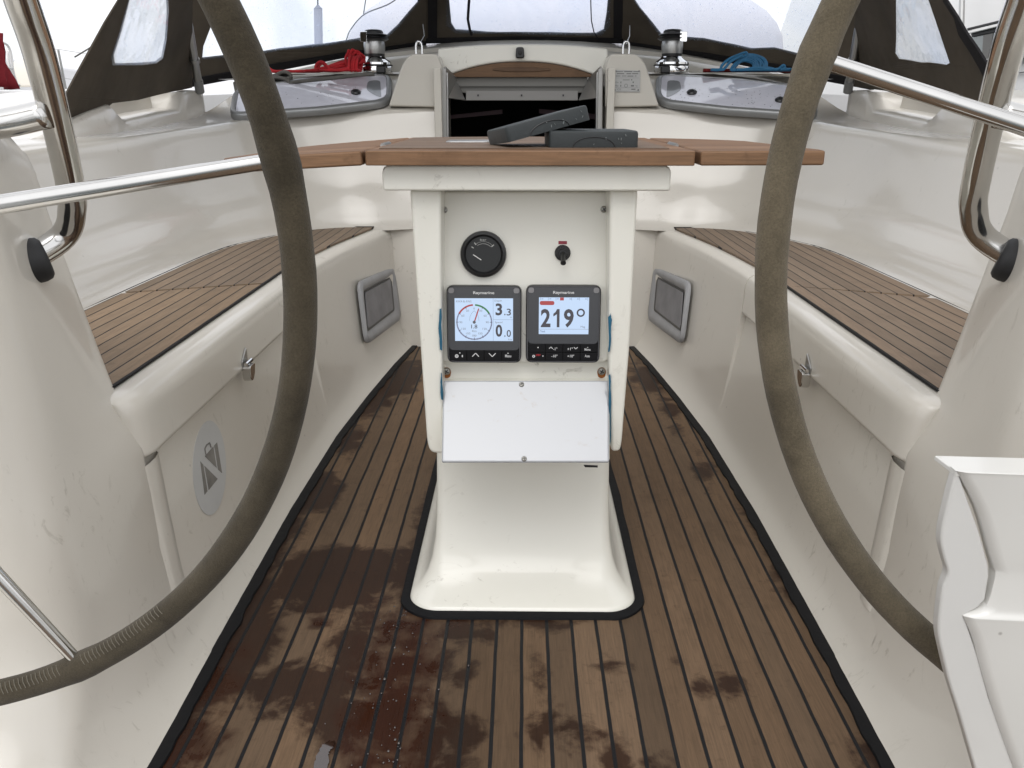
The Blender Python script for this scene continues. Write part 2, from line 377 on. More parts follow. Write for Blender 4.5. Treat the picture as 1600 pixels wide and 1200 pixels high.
# ================================================================= SETTING
# plan curves (|x| by y)
def fe(y): return interp([(-.5, .455), (.4, .458), (.82, .463), (1.5, .4685), (1.9, .460), (2.2, .437), (2.5, .407), (2.77, .370), (3.0, .33)], y)
def ie(y): return interp([(1.9, .578), (2.05, .573), (2.21, .560), (2.35, .545), (2.45, .530), (2.69, .489), (2.9, .43)], y)
bm = bmesh.new()
mesh_into(bm, [(-.6, -1, 0), (.6, -1, 0), (.6, 3, 0), (-.6, 3, 0)], [(0, 1, 2, 3)])
sole = tag(finish('cockpit_sole', bm, M['sole'], smooth=False), kind='structure')
for s in (-1, 1):
    bm = bmesh.new(); rows = []
    for i in range(140):
        y = .2 + i * .0195; e = fe(y); wv = .0022 * mnoise.noise(V((y * 28, s, 0))) + .0018 * mnoise.noise(V((y * 70, s, 3)))
        inn = .0165 + .004 * mnoise.noise(V((y * 22, s, 8))) + .002 * mnoise.noise(V((y * 75, s, 1)))
        rows.append([V((s * (e + .006), y, .002)), V((s * (e - .001 + wv), y, .0045)), V((s * (e - inn + wv * .7), y, .004)), V((s * (e - inn - .001), y, .0005))])
    tag(finish('caulking_strip', grid(rows), M['caulk'], sole))

# standing water on the soaked planks
pz_ = [(238, 990), (255, 905), (275, 870), (300, 850), (328, 848), (330, 862), (318, 880), (300, 905), (302, 990)]
pl = []
for i in range(len(pz_)):
    a, b = pz_[i], pz_[(i + 1) % len(pz_)]
    for k in range(8):
        j = .0 if k == 0 else 1
        pl.append(at(400 + (lerp(a[0], b[0], k / 8) + j * random.uniform(-5, 5)) / 2.667, 840 + (lerp(a[1], b[1], k / 8) + j * random.uniform(-4, 4)) / 2.667, Z=.0012))
finish('puddle', prism_bm(pl, (0, 0, .0010)), M['puddle'], sole, smooth=False)
bm = bmesh.new(); rs = random.Random(4)
for k in range(90):
    x, y = rs.gauss(612, 34), rs.uniform(930, 1200); c = at(x - (y - 1050) * .18, y, Z=0); r = rs.uniform(.0006, .0017) * (1.5 if rs.random() < .15 else 1)
    lathe_bm([(r, .0006), (r * .8, r * .45 + .0006), (r * .4, r * .7 + .0006), (0, r * .75 + .0006)], c, seg=8, bm=bm)
tag(finish('water_drops', bm, M['puddle'], sole), kind='stuff')
# side mouldings with the seat front
def side_profile(s, y, rec):
    f_, i_ = fe(y), ie(y); wt = i_ - (.040 if rec else .053); wb = f_ + .040; d = .002
    P = [(f_ - d, -.004), (f_ + .003, .003), (f_ + .010, .011), (f_ + .020, .026), (f_ + .030, .047), (wb, .085), (lerp(wb, wt, .35), .15), (lerp(wb, wt, .7), .23), (wt, .302)]
    if rec: P += [(wt + .004, .335), (wt + .010, .365), (wt + .015, .375), (wt + .02, .38), (wt + .03, .383), (i_ + .0, .384), (i_ + .02, .384), (.86, .384)]
    else: P += [(i_ - .0515, .345), (i_ - .0500, .370), (i_ - .0493, .378), (i_ - .0465, .3885), (i_ - .0405, .3960), (i_ - .031, .4003), (i_ + .02, .401), (max(.5, min(.87, i_ + .3)), .401)]
    return [V((s * x, y, z)) for x, z in P]
for s in (-1, 1):
    rows = []
    ys = [1.0 + k * .06 for k in range(16)] + [1.925, 1.938, 1.9405, 1.943, 1.95, 1.96] + [2.0 + k * .05 for k in range(17)]
    for y in ys: rows.append(side_profile(s, y, y < 1.9415))
    tag(finish('cockpit_side', grid(rows), M['gel'], ang=50), kind='structure')
# helm consoles: horizontal levels
LV = [(-.003, .460, .458, .20, 1.07), (.003, .466, .468, .32, 1.07), (.012, .476, .480, .44, 1.07), (.03, .488, .498, .57, 1.07), (.06, .500, .512, .67, 1.07), (.11, .510, .520, .74, 1.07), (.18, .518, .524, .775, 1.07),
      (.26, .524, .527, .79, 1.075), (.32, .530, .530, .795, 1.08), (.36, .548, .533, .80, 1.095), (.40, .572, .537, .802, 1.11), (.46, .594, .543, .805, 1.125), (.52, .615, .549, .807, 1.14), (.58, .633, .556, .808, 1.15), (.64, .648, .564, .809, 1.155), (.69, .658, .570, .81, 1.16), (.712, .664, .577, .815, 1.158), (.722, .672, .588, .825, 1.15), (.726, .685, .605, .84, 1.135)]
for s in (-1, 1):
    rows = []
    for (z, a, a2, yA, yF) in LV:
        rA = lerp(.10, .07, min(1, z / .3)); r = .03; up = max(0, z - .55) / .17 * .09
        pl = [(1.35, yF), (1.0, yF), (.75, yF), (a + r * 1.2, yF)]
        for k in range(1, 6): t = R(18 * k); pl.append((a + r * 1.2 * (1 - math.sin(t)), yF - r * (1 - math.cos(t))))
        for k in range(1, 8): t = k / 7; pl.append((lerp(a, a2, t) - .006 * math.sin(math.pi * t), lerp(yF - r, yA + rA, t)))
        for k in range(1, 8): t = R(90 / 7 * k); pl.append((a2 + rA * (1 - math.cos(t)), yA + rA * (1 - math.sin(t))))
        pl += [(a2 + rA + .1, yA - .006), (a2 + rA + .3, yA - .02), (1.4, yA - .03)]
        rows.append([V((s * x, y, z + up * (1.16 - y) / .3)) for x, y in pl])
    bmc = grid(rows); bmc.verts.ensure_lookup_table(); n = len(rows[0])
    last = [bmc.verts[(len(rows) - 1) * n + i] for i in range(n)]; bmc.faces.new(last)
    tag(finish('helm_console', bmc, M['gel'], ang=48), kind='structure')
# coaming (inner wall of the well) and decks outboard
C = [((.855, 1.0), (1.0, 1.0, .69), (1.07, 1.0, .700)), ((.86, 1.5), (1.02, 1.5, .695), (1.08, 1.5, .705)), ((.857, 1.9), (1.02, 1.9, .70), (1.085, 1.9, .71)), ((.845, 2.25), (1.0, 2.3, .71), (1.085, 2.3, .715)),
     ((.797, 2.43), (.96, 2.55, .72), (1.085, 2.65, .73)), ((.741, 2.55), (.90, 2.75, .735), (1.075, 2.95, .76)), ((.674, 2.655), (.80, 2.85, .75), (1.0, 3.12, .83)), ((.58, 2.705), (.69, 2.89, .757), (.82, 3.16, .868)),
     ((.489, 2.715), (.6, 2.92, .765), (.65, 3.17, .884)), ((.40, 2.745), (.45, 2.94, .773), (.47, 3.17, .889)), ((.285, 2.78), (.285, 2.95, .78), (.285, 3.15, .89))]
for s in (-1, 1):
    c0 = cr([(a[0], a[1], .40) for a, b, c in C], 5); c1 = cr([b for a, b, c in C], 5); c2 = cr([c for a, b, c in C], 5)
    rows = []
    for i, (p, q, r_) in enumerate(zip(c0, c1, c2)):
        d = V((q.x - p.x, q.y - p.y, 0)); out = d.normalized() if d.length > 1e-4 else V((1, 0, 0)); hz = q.z - .40; L = []
        for g_, z_ in ((-.045, 0), (-.022, .004), (-.004, .016), (.012, .040), (.03, .075)): L.append(V((p.x, p.y, .3995 + z_)) + out * g_)
        for t in (.32, .45, .6, .75, .87, .95): L.append(V((p.x + d.x * t, p.y + d.y * t, .40 + hz * t)) + out * .012 * math.sin(math.pi * t))
        L += [V((q.x, q.y, q.z - .006)) + out * .0, V((q.x, q.y, q.z - .001)) + out * .008, V((q.x, q.y, q.z + .001)) + out * .02]
        e = V((q.x, q.y, q.z)); L += [e.lerp(r_, .35), e.lerp(r_, .6), e.lerp(r_, .8), e.lerp(r_, .93), r_.copy() + V((0, 0, .002)) + (r_ - e).normalized() * .012]
        rows.append([V((s * v.x, v.y, v.z)) for v in L])
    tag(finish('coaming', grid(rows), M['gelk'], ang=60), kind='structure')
    # raised outboard block with a winch handle pocket
    top = [(1.6, .70), (1.9, .712), (2.0, .735), (2.15, .765), (2.32, .792), (2.6, .812), (2.86, .828), (3.0, .832), (3.3, .838)]
    def tz(y): return interp(top, y)
    ysb = [1.6 + k * .035 for k in range(49)]; rows = []
    for y in ysb:
        xin = 1.072 + .004 * (y - 1.6) + (max(0, y - 2.93) * .6); t = tz(y)
        pk = 1.0 if 2.30 < y < 2.72 else 0.0
        pk = min(1, max(0, (y - 2.27) / .06)) * min(1, max(0, (2.76 - y) / .04))
        low = t - .048 * pk; xi = xin + .0
        rows.append([V((s * xi, y, .69)), V((s * (xi + .004), y, low - .012)), V((s * (xi + .014), y, low)), V((s * (xi + .075 * pk + .016), y, low + .004 * pk)), V((s * (xi + .078 * pk + .018), y, t)), V((s * (xi + .22), y, t + .005)), V((s * 1.55, y, t + .005)), V((s * 1.6, y, .3))])
    tag(finish('side_deck', grid(rows, capa=True, capb=True), M['gel'], ang=50), kind='structure')
# hull topsides so that nothing is open from the side
for s in (-1, 1):
    rows = []
    for y, xx in ((-1.2, 1.45), (0, 1.55), (1.6, 1.62), (3.3, 1.7), (5, 1.6), (7, 1.1), (8.6, .05)):
        zt = interp([(-1.2, .6), (1.6, .66), (3.3, .80), (8.6, .95)], y); rows.append([V((s * xx, y, zt)), V((s * xx * .97, y, .2)), V((s * xx * .8, y, -.9))])
    tag(finish('yacht_hull', grid(rows), M['bwhite']), kind='structure')
# coachroof: deck crown
def crz(x, y):
    return .888 + .004 - .004 * abs(x) + max(0, y - 3.27) * 0
rows = []
def face_top(x): return .980 - .115 * min(1.2, abs(x)) ** 2
xs = [-1.06 + k * .053 for k in range(41)]
prof = [(3.13, lambda x: .888), (3.20, lambda x: .889), (3.235, lambda x: .889), (3.242, lambda x: .893), (3.25, lambda x: lerp(.889, face_top(x), .5)), (3.262, lambda x: face_top(x) - .012), (3.275, lambda x: face_top(x) - .002), (3.30, lambda x: face_top(x) + .002), (3.42, lambda x: face_top(x) + .012), (3.424, lambda x: face_top(x) + .026), (3.58, lambda x: face_top(x) + .052), (4.5, lambda x: face_top(x) + .055), (8.4, lambda x: face_top(x) * .9)]
def halfw(y): return 1.0 if y < 4.5 else lerp(1.0, .2, (y - 4.5) / 4)
def strip_rows(x0, x1, n):
    rr = []
    for y, fz in prof:
        rr.append([V((lerp(x0, x1, k / n) * halfw(y), y, fz(lerp(x0, x1, k / n)) - (.03 if abs(lerp(x0, x1, k / n)) > 1.05 else 0))) for k in range(n + 1)])
    return rr
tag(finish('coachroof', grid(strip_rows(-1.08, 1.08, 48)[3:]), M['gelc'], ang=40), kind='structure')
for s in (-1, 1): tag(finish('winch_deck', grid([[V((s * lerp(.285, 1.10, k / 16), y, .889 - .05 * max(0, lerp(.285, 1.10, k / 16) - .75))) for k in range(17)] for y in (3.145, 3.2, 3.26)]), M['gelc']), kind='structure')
bm = bmesh.new(); mesh_into(bm, [(-400, -400, -.85), (400, -400, -.85), (400, 400, -.85), (-400, 400, -.85)], [(0, 1, 2, 3)])
tag(finish('water', bm, M['water'], smooth=False), kind='structure')
# forward part of the seats (teak laid on the bench, aft part belongs to the locker lid)
def c0x(y):
    pts = cr([(a[0], a[1], 0) for a, b, c in C], 6)
    return interp(sorted([(p.y, p.x) for p in pts]), y)
def seat_poly(y0, y1, skew):
    L = []; n = 26
    for k in range(n + 1):
        y = lerp(y0 + skew, y1, k / n); L.append((ie(y) if y > 1.4 else .578, y))
    for k in range(n + 1):
        y = lerp(y1, y0, k / n); L.append((max(c0x(y) - .012, ie(y) if y < 2.7 else .49), y))
    return L
def teak_panel(name, pts, s, z0, z1, parent=None):
    bm = bmesh.new(); P = [V((s * x, y, z0)) for x, y in pts]
    return finish(name, prism_bm(P, (0, 0, z1 - z0), bm), M['seat'] if s > 0 else M['seat_l'], parent, ang=30)
M['seat_l'] = teak('seat_teak_left', (.22, .16, .11), .0295, .0030, x0=-.578, grey=.5)
for s in (-1, 1):
    o = tag(teak_panel('bench_teak', seat_poly(1.705 if s < 0 else 1.69, 2.70, .10), s, .402, .4075), kind='structure')
    # black line round the teak and across the joint
    pts = seat_poly(1.705, 2.70, .10); z = .4095
    outer = [(x, y) for x, y in pts]
    tag(finish('caulking_line', tube_bm([V((s * x, y, .4065)) for x, y in outer[26:53]] + [V((s * .849, 1.5, .4065)), V((s * .849, 1.0, .4065))], .0036, 6), M['caulk'], o))
# bulkhead under the companionway
tag(finish('bulkhead', box_bm((-.52, 2.715, -.01), (.52, 2.84, .4005)), M['gel']), kind='structure')
# ================================================================= SEAT LOCKERS
for s in (-1, 1):
    side = 'left' if s < 0 else 'right'
    lab = 'cream moulded seat locker with teak lid and a no-luggage sticker on its front' if s < 0 else 'cream moulded seat locker with teak lid and no sticker, at the right'
    t = empty('seat_locker', (s * .6, 1.45, 0), lab, 'locker', 'seat lockers along the cockpit sides')
    rows = []; y0, y1 = 1.052, 1.935
    ysl = [y0, y0 + .006, y0 + .016, y0 + .03] + [1.12 + k * .05 for k in range(16)] + [y1 - .02, y1]
    for i, y in enumerate(ysl):
        i_ = ie(y); k = (0, .45, .8, 1)[i] if i < 4 else 1; dn = (1 - k) * .02
        P = [(i_ - .030, .310), (i_ - .050 + dn, .309), (i_ - .0535 + dn, .3125), (i_ - .0532 + dn, .317), (i_ - .0515 + dn, .345), (i_ - .0500 + dn, .370 - dn * .1), (i_ - .0493 + dn, .378 - dn * .2), (i_ - .0465 + dn * .95, .3885 - dn * .3), (i_ - .0405 + dn * .8, .3965 - dn * .4), (i_ - .031 + dn * .55, .4012 - dn * .4), (i_ - .022 + dn * .4, .4018 - dn * .4), (i_ - .004, .402 - dn * .2), (i_ + .02, .402), (.865, .402)]
        rows.append([V((s * x, y, z)) for x, z in P])
    finish('locker_lid', grid(rows, capa=True, capb=True), M['gel'], t, ang=50)
    zt = .4075
    pts = []
    for k in range(14): pts.append((.578, lerp(1.0, 1.69 + .10, k / 13)))
    if s < 0: pts += [(.848, 1.69)]
    else: pts += [(.858, 1.66)]
    for k in range(10): pts.append((.849, lerp(1.66, 1.0, k / 9)))
    o = teak_panel('teak_cover', pts, s, .403, zt, t)
    if s < 0: o.data.materials[0] = teak('locker_teak_left', (.25, .175, .112), .0295, .0030, x0=-.578, grey=.3)
    lip = plate('cover_edge', [(s * .5805, 1.0, .4035), (s * .5755, 1.0, .4035), (s * .5755, 1.90, .4035), (s * .5805, 1.90, .4035)], (0, 0, 1), .0038, M['caulk'], t)
    # recessed front panel edge, pilaster at the aft end
    rows = []
    for (z, d) in ((.085, 0), (.15, .0114), (.23, .0228), (.302, .0325)):
        k = (z - .085) / .217; b = .5055 + d; ya, yb_ = 1.03, lerp(1.080, 1.112, k); pr_ = lerp(.002, .011, k)
        rows.append([V((s * (b + .010), ya, z)), V((s * (b - pr_ * .6), lerp(ya, yb_, .12), z)), V((s * (b - pr_), lerp(ya, yb_, .35), z)), V((s * (b - pr_), lerp(ya, yb_, .65), z)), V((s * (b - pr_ * .6), lerp(ya, yb_, .88), z)), V((s * (b + .004), yb_, z))])
    finish('corner_post', grid(rows), M['gel'], t, ang=70)
    # over-centre latch
    lx = s * .5255
    la = empty('latch', (0, 0, 0), None, None); la.parent = t
    ly = at(385 if s < 0 else 1261, 578, X=s * .522).y; pz = .318
    finish('keeper', prism_bm([(lx, ly - .015, pz), (lx, ly - .015, pz + .010), (lx, ly + .014, pz + .030), (lx, ly + .016, pz + .002)], (-s * .003, 0, 0)), M['steel_b'], la, bevel=.0006)
    finish('hasp', prism_bm(rnd([(lx - s * .001, ly - .016, pz + .001), (lx - s * .001, ly + .015, pz + .001), (lx + s * .001, ly + .014, pz - .022), (lx + s * .002, ly + .001, pz - .034), (lx + s * .001, ly - .013, pz - .024)], .007, 3), (-s * .016, 0, .001)), M['steel'], la, bevel=.004)
    finish('pin', tube_bm([(lx - s * .009, ly - .016, pz + .005), (lx - s * .009, ly + .015, pz + .005)], .0042, 10), M['chrome'], la)
    if s < 0:
        # sticker: crossed-out suitcase
        p0 = V((-.5238, 1.2, .2)); nn = V((1, 0, .145)).normalized()
        def sp(px, py, l=0): return onp(px, py, p0, nn) + nn * l
        cy = [sp(327 + 26 * math.cos(R(a)), 731 + 74 * math.sin(R(a))) for a in range(0, 360, 10)]
        stk = finish('sticker', prism_bm(cy, nn * .0006), M['stk'], t, smooth=False)
        def q(x, y): return (290 + x * 80 / 533, 640 + y * 180 / 1200)
        shapes = [[(148, 540), (178, 575), (222, 850), (192, 888)], [(190, 585), (328, 722), (235, 840)], [(194, 485), (282, 385), (318, 608)], [(292, 375), (322, 342), (374, 662), (332, 625)]]
        bm = bmesh.new()
        for sh in shapes: prism_bm([sp(*q(*p_), .0007) for p_ in sh], nn * .0005, bm)
        hd = [(204, 470), (193, 410), (212, 372), (243, 348), (258, 395)]
        for a_, b_ in zip(hd, hd[1:]):
            A_, B_ = sp(*q(*a_), .001), sp(*q(*b_), .001); tube_bm([A_, B_], .0014, 6, bm)
        finish('symbol', bm, M['stkd'], stk, smooth=False)

# grey framed recesses in the bench fronts
for s, lab in ((-1, 'grey plastic recessed frame in the left bench front, left of the pedestal'), (1, 'grey plastic recessed frame in the right bench front, right of the pedestal')):
    mir = (lambda x: x) if s < 0 else (lambda x: 1638 - x)
    p0 = V((s * .4985, 2.02, .2)); n_ = V((-s, (fe(1.8) - fe(2.25)) / .45 * .8 * -1, .16)).normalized()
    n_ = V((-s, -.10, .13)).normalized()
    c_ = onp(mir(593), 476, p0, n_); t = empty('recessed_frame', c_, lab, 'frame', 'grey recessed frames in the bench fronts')
    def fp(x, y, l=0): return onp(mir(x), y, p0, n_) + n_ * l
    def fpp(x, y, l): return fp(540 + x / 8, 400 + y / 8, l)
    out = rnd([fpp(150, 330, 0), fpp(590, 130, 0), fpp(680, 790, 0), fpp(250, 1110, 0)], .035, 6)
    inn = rnd([fpp(205, 445, 0), fpp(560, 255, 0), fpp(600, 680, 0), fpp(245, 955, 0)], .012, 6)
    n = len(out); bm = bmesh.new()
    lv = [(out, -.004), (out, .004), ([o.lerp(i, .22) for o, i in zip(out, inn)], .009), ([o.lerp(i, .6) for o, i in zip(out, inn)], .0085), (inn, .001), (inn, -.004)]
    finish('frame', grid([[p + n_ * h for p in L] for L, h in lv], True), M['grey_pl'], t, ang=50)
    ctr = sum(inn, V()) / n
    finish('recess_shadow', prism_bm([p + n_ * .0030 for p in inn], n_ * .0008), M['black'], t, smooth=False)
    pan = [ctr + (p - ctr) * .88 + V((0, -.008, .002)) for p in inn]
    finish('insert_panel', prism_bm([p + n_ * .0040 for p in pan], n_ * .002), M['grille'], t, smooth=False)

# ================================================================= PEDESTAL
T = empty('cockpit_pedestal', (0, 1.4, 0), 'white moulded instrument pedestal standing on the teak sole under the table', 'pedestal')
def fy(px, py, y): return at(px, py, Y=y)
# base: stacked rounded rectangles
rows = []
def rrect(hw, yf, yb, z, r, n=7):
    pts = [(-hw, yb), (-hw, yf), (hw, yf), (hw, yb)]
    P = []
    for k in range(n + 1): t = R(90 * k / n); P.append((-hw + r * (1 - math.cos(t)), yf + r * (1 - math.sin(t))))
    for k in range(n + 1): t = R(90 * (1 - k / n)); P.append((hw - r * (1 - math.cos(t)), yf + r * (1 - math.sin(t))))
    P = [(-hw, yb)] + [(-hw, lerp(yb, yf + r, k / 10)) for k in range(1, 10)] + P + [(hw, lerp(yf + r, yb, k / 10)) for k in range(1, 10)] + [(hw, yb)]
    return [V((x + .0005, y, z)) for x, y in P]
for hw, yf, z, r in ((.188, 1.148, .002, .05), (.187, 1.149, .007, .05), (.184, 1.154, .0105, .048), (.178, 1.165, .0145, .044), (.169, 1.181, .023, .038), (.160, 1.201, .037, .030), (.1535, 1.220, .057, .022), (.149, 1.236, .084, .017), (.147, 1.249, .12, .015), (.146, 1.261, .17, .014), (.1455, 1.271, .22, .013), (.1445, 1.285, .30, .013), (.144, 1.29, .36, .013)):
    rows.append(rrect(hw, yf, 1.95, z, r))
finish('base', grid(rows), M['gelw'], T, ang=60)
# black caulking round the base
rows = []
P0 = rrect(.188, 1.148, 1.95, .001, .05, 10); n = len(P0)
cen = V((0, 1.5, 0))
for i, p in enumerate(P0):
    a, b = P0[max(0, i - 1)], P0[min(n - 1, i + 1)]; tn = (b - a).normalized(); o_ = V((-tn.y, tn.x, 0)) * 1
    if (p + o_ * .01 - cen).length < (p - cen).length: o_ = -o_
    if abs(p.x) > .17 and p.y > 1.25: wd = .015
    else: wd = .0155 if p.y < 1.2 else .017
    wd += .004 * mnoise.noise(p * 34)
    rows.append([V((p.x, p.y, .006)), p + o_ * wd * .3 + V((0, 0, .005)), p + o_ * wd + V((0, 0, .003)), p + o_ * (wd + .001) + V((0, 0, -.0005))])
tag(finish('caulking_ring', grid(rows), M['caulk'], sole), kind=None)
# cheeks
YC = 1.118
for s, pts in ((-1, [(640, 296), (689, 296), (690, 480), (691, 600), (695, 709), (672, 709), (667, 690), (658, 560)]), (1, [(997, 296), (953, 296), (951, 480), (952, 600), (955, 706), (969, 706), (972, 690), (984, 540)])):
    P = [fy(x, y, YC) for x, y in pts]; P = rnd(P, [0, 0, 0, 0, .006, .010, .012, 0], 4)
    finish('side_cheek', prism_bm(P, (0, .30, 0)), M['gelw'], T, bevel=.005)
a = fy(598, 298, 1.098); b = fy(1050, 258, 1.098)
cp = rnd([(a.x, 1.098, a.z), (b.x, 1.098, a.z), (b.x, 1.098, b.z), (a.x, 1.098, b.z)], [.004, .004, .012, .012], 4)
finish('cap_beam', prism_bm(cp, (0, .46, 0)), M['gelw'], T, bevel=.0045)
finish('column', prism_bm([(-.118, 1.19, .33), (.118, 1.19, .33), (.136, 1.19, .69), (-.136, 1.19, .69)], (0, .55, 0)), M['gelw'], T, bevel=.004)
# instrument board, tilted
tl = R(6); NP = V((0, -math.cos(tl), math.sin(tl))); DV = V((0, -math.sin(tl), -math.cos(tl))); UX = V((1, 0, 0)); P0_ = at(819, 505, Y=1.155)
def pan(px, py, l=0): return onp(px, py, P0_ + NP * l, NP)
board = rnd([pan(688.5, 298), pan(952.5, 298), pan(951.5, 567), pan(689, 567)], [0, 0, .012, .012], 5)
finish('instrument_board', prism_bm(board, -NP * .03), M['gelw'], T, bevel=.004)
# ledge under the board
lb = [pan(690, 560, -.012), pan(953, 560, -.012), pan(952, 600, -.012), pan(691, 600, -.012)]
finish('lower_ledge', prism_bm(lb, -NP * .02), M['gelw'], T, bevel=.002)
# slanted cover
A1, A2 = fy(692, 594, 1.142), fy(951.5, 594, 1.142); B1, B2 = fy(690, 722, 1.058), fy(952, 722, 1.058)
bk = V((0, .02, -.005))
vs = [A1, A2, B2, B1]; nrm = (B1 - A1).cross(A2 - A1).normalized(); nrm = nrm if nrm.y < 0 else -nrm
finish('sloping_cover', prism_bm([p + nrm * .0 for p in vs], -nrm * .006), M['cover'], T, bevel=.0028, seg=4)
cc = (A1 + A2 + B1 + B2) / 4; grow = [cc + (p - cc) * 1.012 - nrm * .0045 for p in vs]
bm = bmesh.new(); g2 = [grow[0], grow[1], grow[2], grow[3]]
low = [V((g2[0].x, 1.20, g2[0].z)), V((g2[1].x, 1.20, g2[1].z)), V((g2[2].x, 1.26, g2[2].z + .004)), V((g2[3].x, 1.26, g2[3].z + .004))]
mesh_into(bm, g2 + low, [(0, 1, 2, 3), (3, 2, 6, 7), (0, 3, 7, 4), (1, 5, 6, 2), (4, 7, 6, 5), (0, 4, 5, 1)])
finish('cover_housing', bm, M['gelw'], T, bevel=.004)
# screws
def screw(p, n, r=.0052, par=None, cross=True):
    bm = lathe_bm([(r, -.001), (r, .0008), (r * .8, .0020), (r * .3, .0026), (0, .0026)], p, n, 14)
    o = finish('screw', bm, M['screw'], par)
    u = V(n).orthogonal().normalized(); v = V(n).cross(u); bm = bmesh.new()
    a_ = random.random() * 3; u, v = u * math.cos(a_) + v * math.sin(a_), v * math.cos(a_) - u * math.sin(a_)
    for d, e in ((u, v), (v, u)): c0_ = V(p) + V(n) * .0025; prism_bm([c0_ + d * r * .65 + e * r * .13, c0_ - d * r * .65 + e * r * .13, c0_ - d * r * .65 - e * r * .13, c0_ + d * r * .65 - e * r * .13], V(n) * .0003, bm)
    finish('slot', bm, M['black'], o, smooth=False); return o
for x, y in ((694, 328), (943.5, 327)): screw(pan(x, y), NP, .0048, T)
for x, y in ((698, 580), (940, 580)):
    p = pan(x, y, -.012); bm = bmesh.new(); L = []
    for k in range(20):
        a = 2 * math.pi * k / 20; rr_ = .0072 * (1 + .2 * mnoise.noise(V((k, x, 0)))); L.append(p + UX * math.cos(a) * rr_ * .9 + DV * (math.sin(a) * rr_ + .0012 + (.002 if math.sin(a) > .5 else 0)) + NP * .0006)
    bm.faces.new([bm.verts.new(q_) for q_ in L]); finish('rust_stain', bm, M['rust'], T, smooth=False)
    screw(p + NP * .001, NP, .0055, T)
for x, y in ((815, 601), (819, 717)):
    q_ = onp(x, y, A1, nrm); screw(q_, nrm, .0038, T)
# blue masking tape left in the joints
for k, pts in enumerate(([(686.5, 484), (690, 482), (690, 548), (687, 545), (685, 505)], [(689, 583), (691, 585), (692, 626), (690, 624), (687.5, 606)], [(951, 496), (954, 490), (955.5, 500), (953.5, 548), (951, 550)], [(951, 588), (953.5, 585), (955, 640), (954.5, 690), (952, 696)])):
    P = []
    for i in range(len(pts)):
        a, b = pts[i], pts[(i + 1) % len(pts)]
        for j in range(5): P.append(fy(lerp(a[0], b[0], j / 5) + random.uniform(-.8, .8), lerp(a[1], b[1], j / 5), YC - .0035))
    finish('tape_scrap', prism_bm(P, (0, .003, 0)), M['tape'], T, smooth=False)
# hairline crack and chip under the cover
finish('chip', prism_bm([fy(912, 727, 1.0565), fy(934, 728, 1.0565), fy(934, 730.5, 1.0565), (fy(914, 730, 1.0565))], (0, .002, 0)), M['black'], T, smooth=False)

# ---- gauge
gc = pan(755.5, 397, .0); t = empty('round_gauge', gc, 'round black engine gauge with a thick bezel, upper left of the pedestal board', 'gauge')
k_ = .0325
finish('bezel', lathe_bm([(k_, -.002), (k_, .006), (k_ * .97, .0085), (k_ * .86, .010), (k_ * .79, .008), (k_ * .76, .003), (.001, .003)], gc, NP, 48), M['black'], t, ang=40)
finish('dial', lathe_bm([(k_ * .77, .0028), (k_ * .77, .0034), (0, .0034)], gc, NP, 40), simple('dial_grey', (.018, .019, .019), .15, Specular_IOR_Level=.3), t)
bm = bmesh.new(); W = NP * .0037
for a, r0, r1, tk in ((-58, .016, .0195, .0006), (-38, .0165, .0205, .0006), (48, .0155, .020, .0006)):
    d = UX * math.sin(R(a)) - DV * math.cos(R(a)); e = d.cross(NP); c_ = gc + W
    prism_bm([c_ + d * r0 + e * tk, c_ + d * r1 + e * tk, c_ + d * r1 - e * tk, c_ + d * r0 - e * tk], NP * .0002, bm)
ring_bm(gc + W, UX, -DV, .0145, .0149, NP, 0, -35, 45, 20, bm); ring_bm(gc + W, UX, -DV, .0175, .0178, NP, 0, -35, 45, 20, bm)
text_bm('bar', gc, UX, DV, -.0045, -.0215, .0045, -.019, NP, .0037, 0, bm); text_bm('VDO', gc, UX, DV, -.004, .0150, .004, .0175, NP, .0037, 0, bm) if False else None
finish('scale', bm, simple('dial_marks', (.55, .55, .52), .6), t, smooth=False)
d0, d1 = gc + UX * -.003 + DV * .008 + NP * .0045, gc + UX * -.0145 + DV * .0005 + NP * .0045
finish('needle', tube_bm([d0, d1], .0007, 6), simple('needle_white', (.8, .8, .78), .5), t)
# ---- toggle switch
tc = pan(879, 395, 0); t = empty('toggle_switch', tc, 'small black toggle switch in a rubber boot, upper right of the pedestal board', 'switch')
finish('collar', lathe_bm([(.0112, 0), (.0112, .003), (.010, .005), (.009, .0052), (.008, .008), (.0065, .0082), (.0055, .011), (0, .011)], tc, NP, 28), M['rubber'], t, ang=30)
finish('lever', tube_bm([tc + NP * .008, tc + NP * .018 + DV * .007, tc + NP * .026 + DV * .0125], [.0035, .0032, .004], 12), M['black'], t)
finish('dymo_label', prism_bm([tc + UX * x - DV * y for x, y in ((-.006, .012), (.006, .012), (.006, .0165), (-.006, .0165))], NP * .0005), simple('red_label', (.30, .03, .05), .5, var=.4), t, smooth=False)

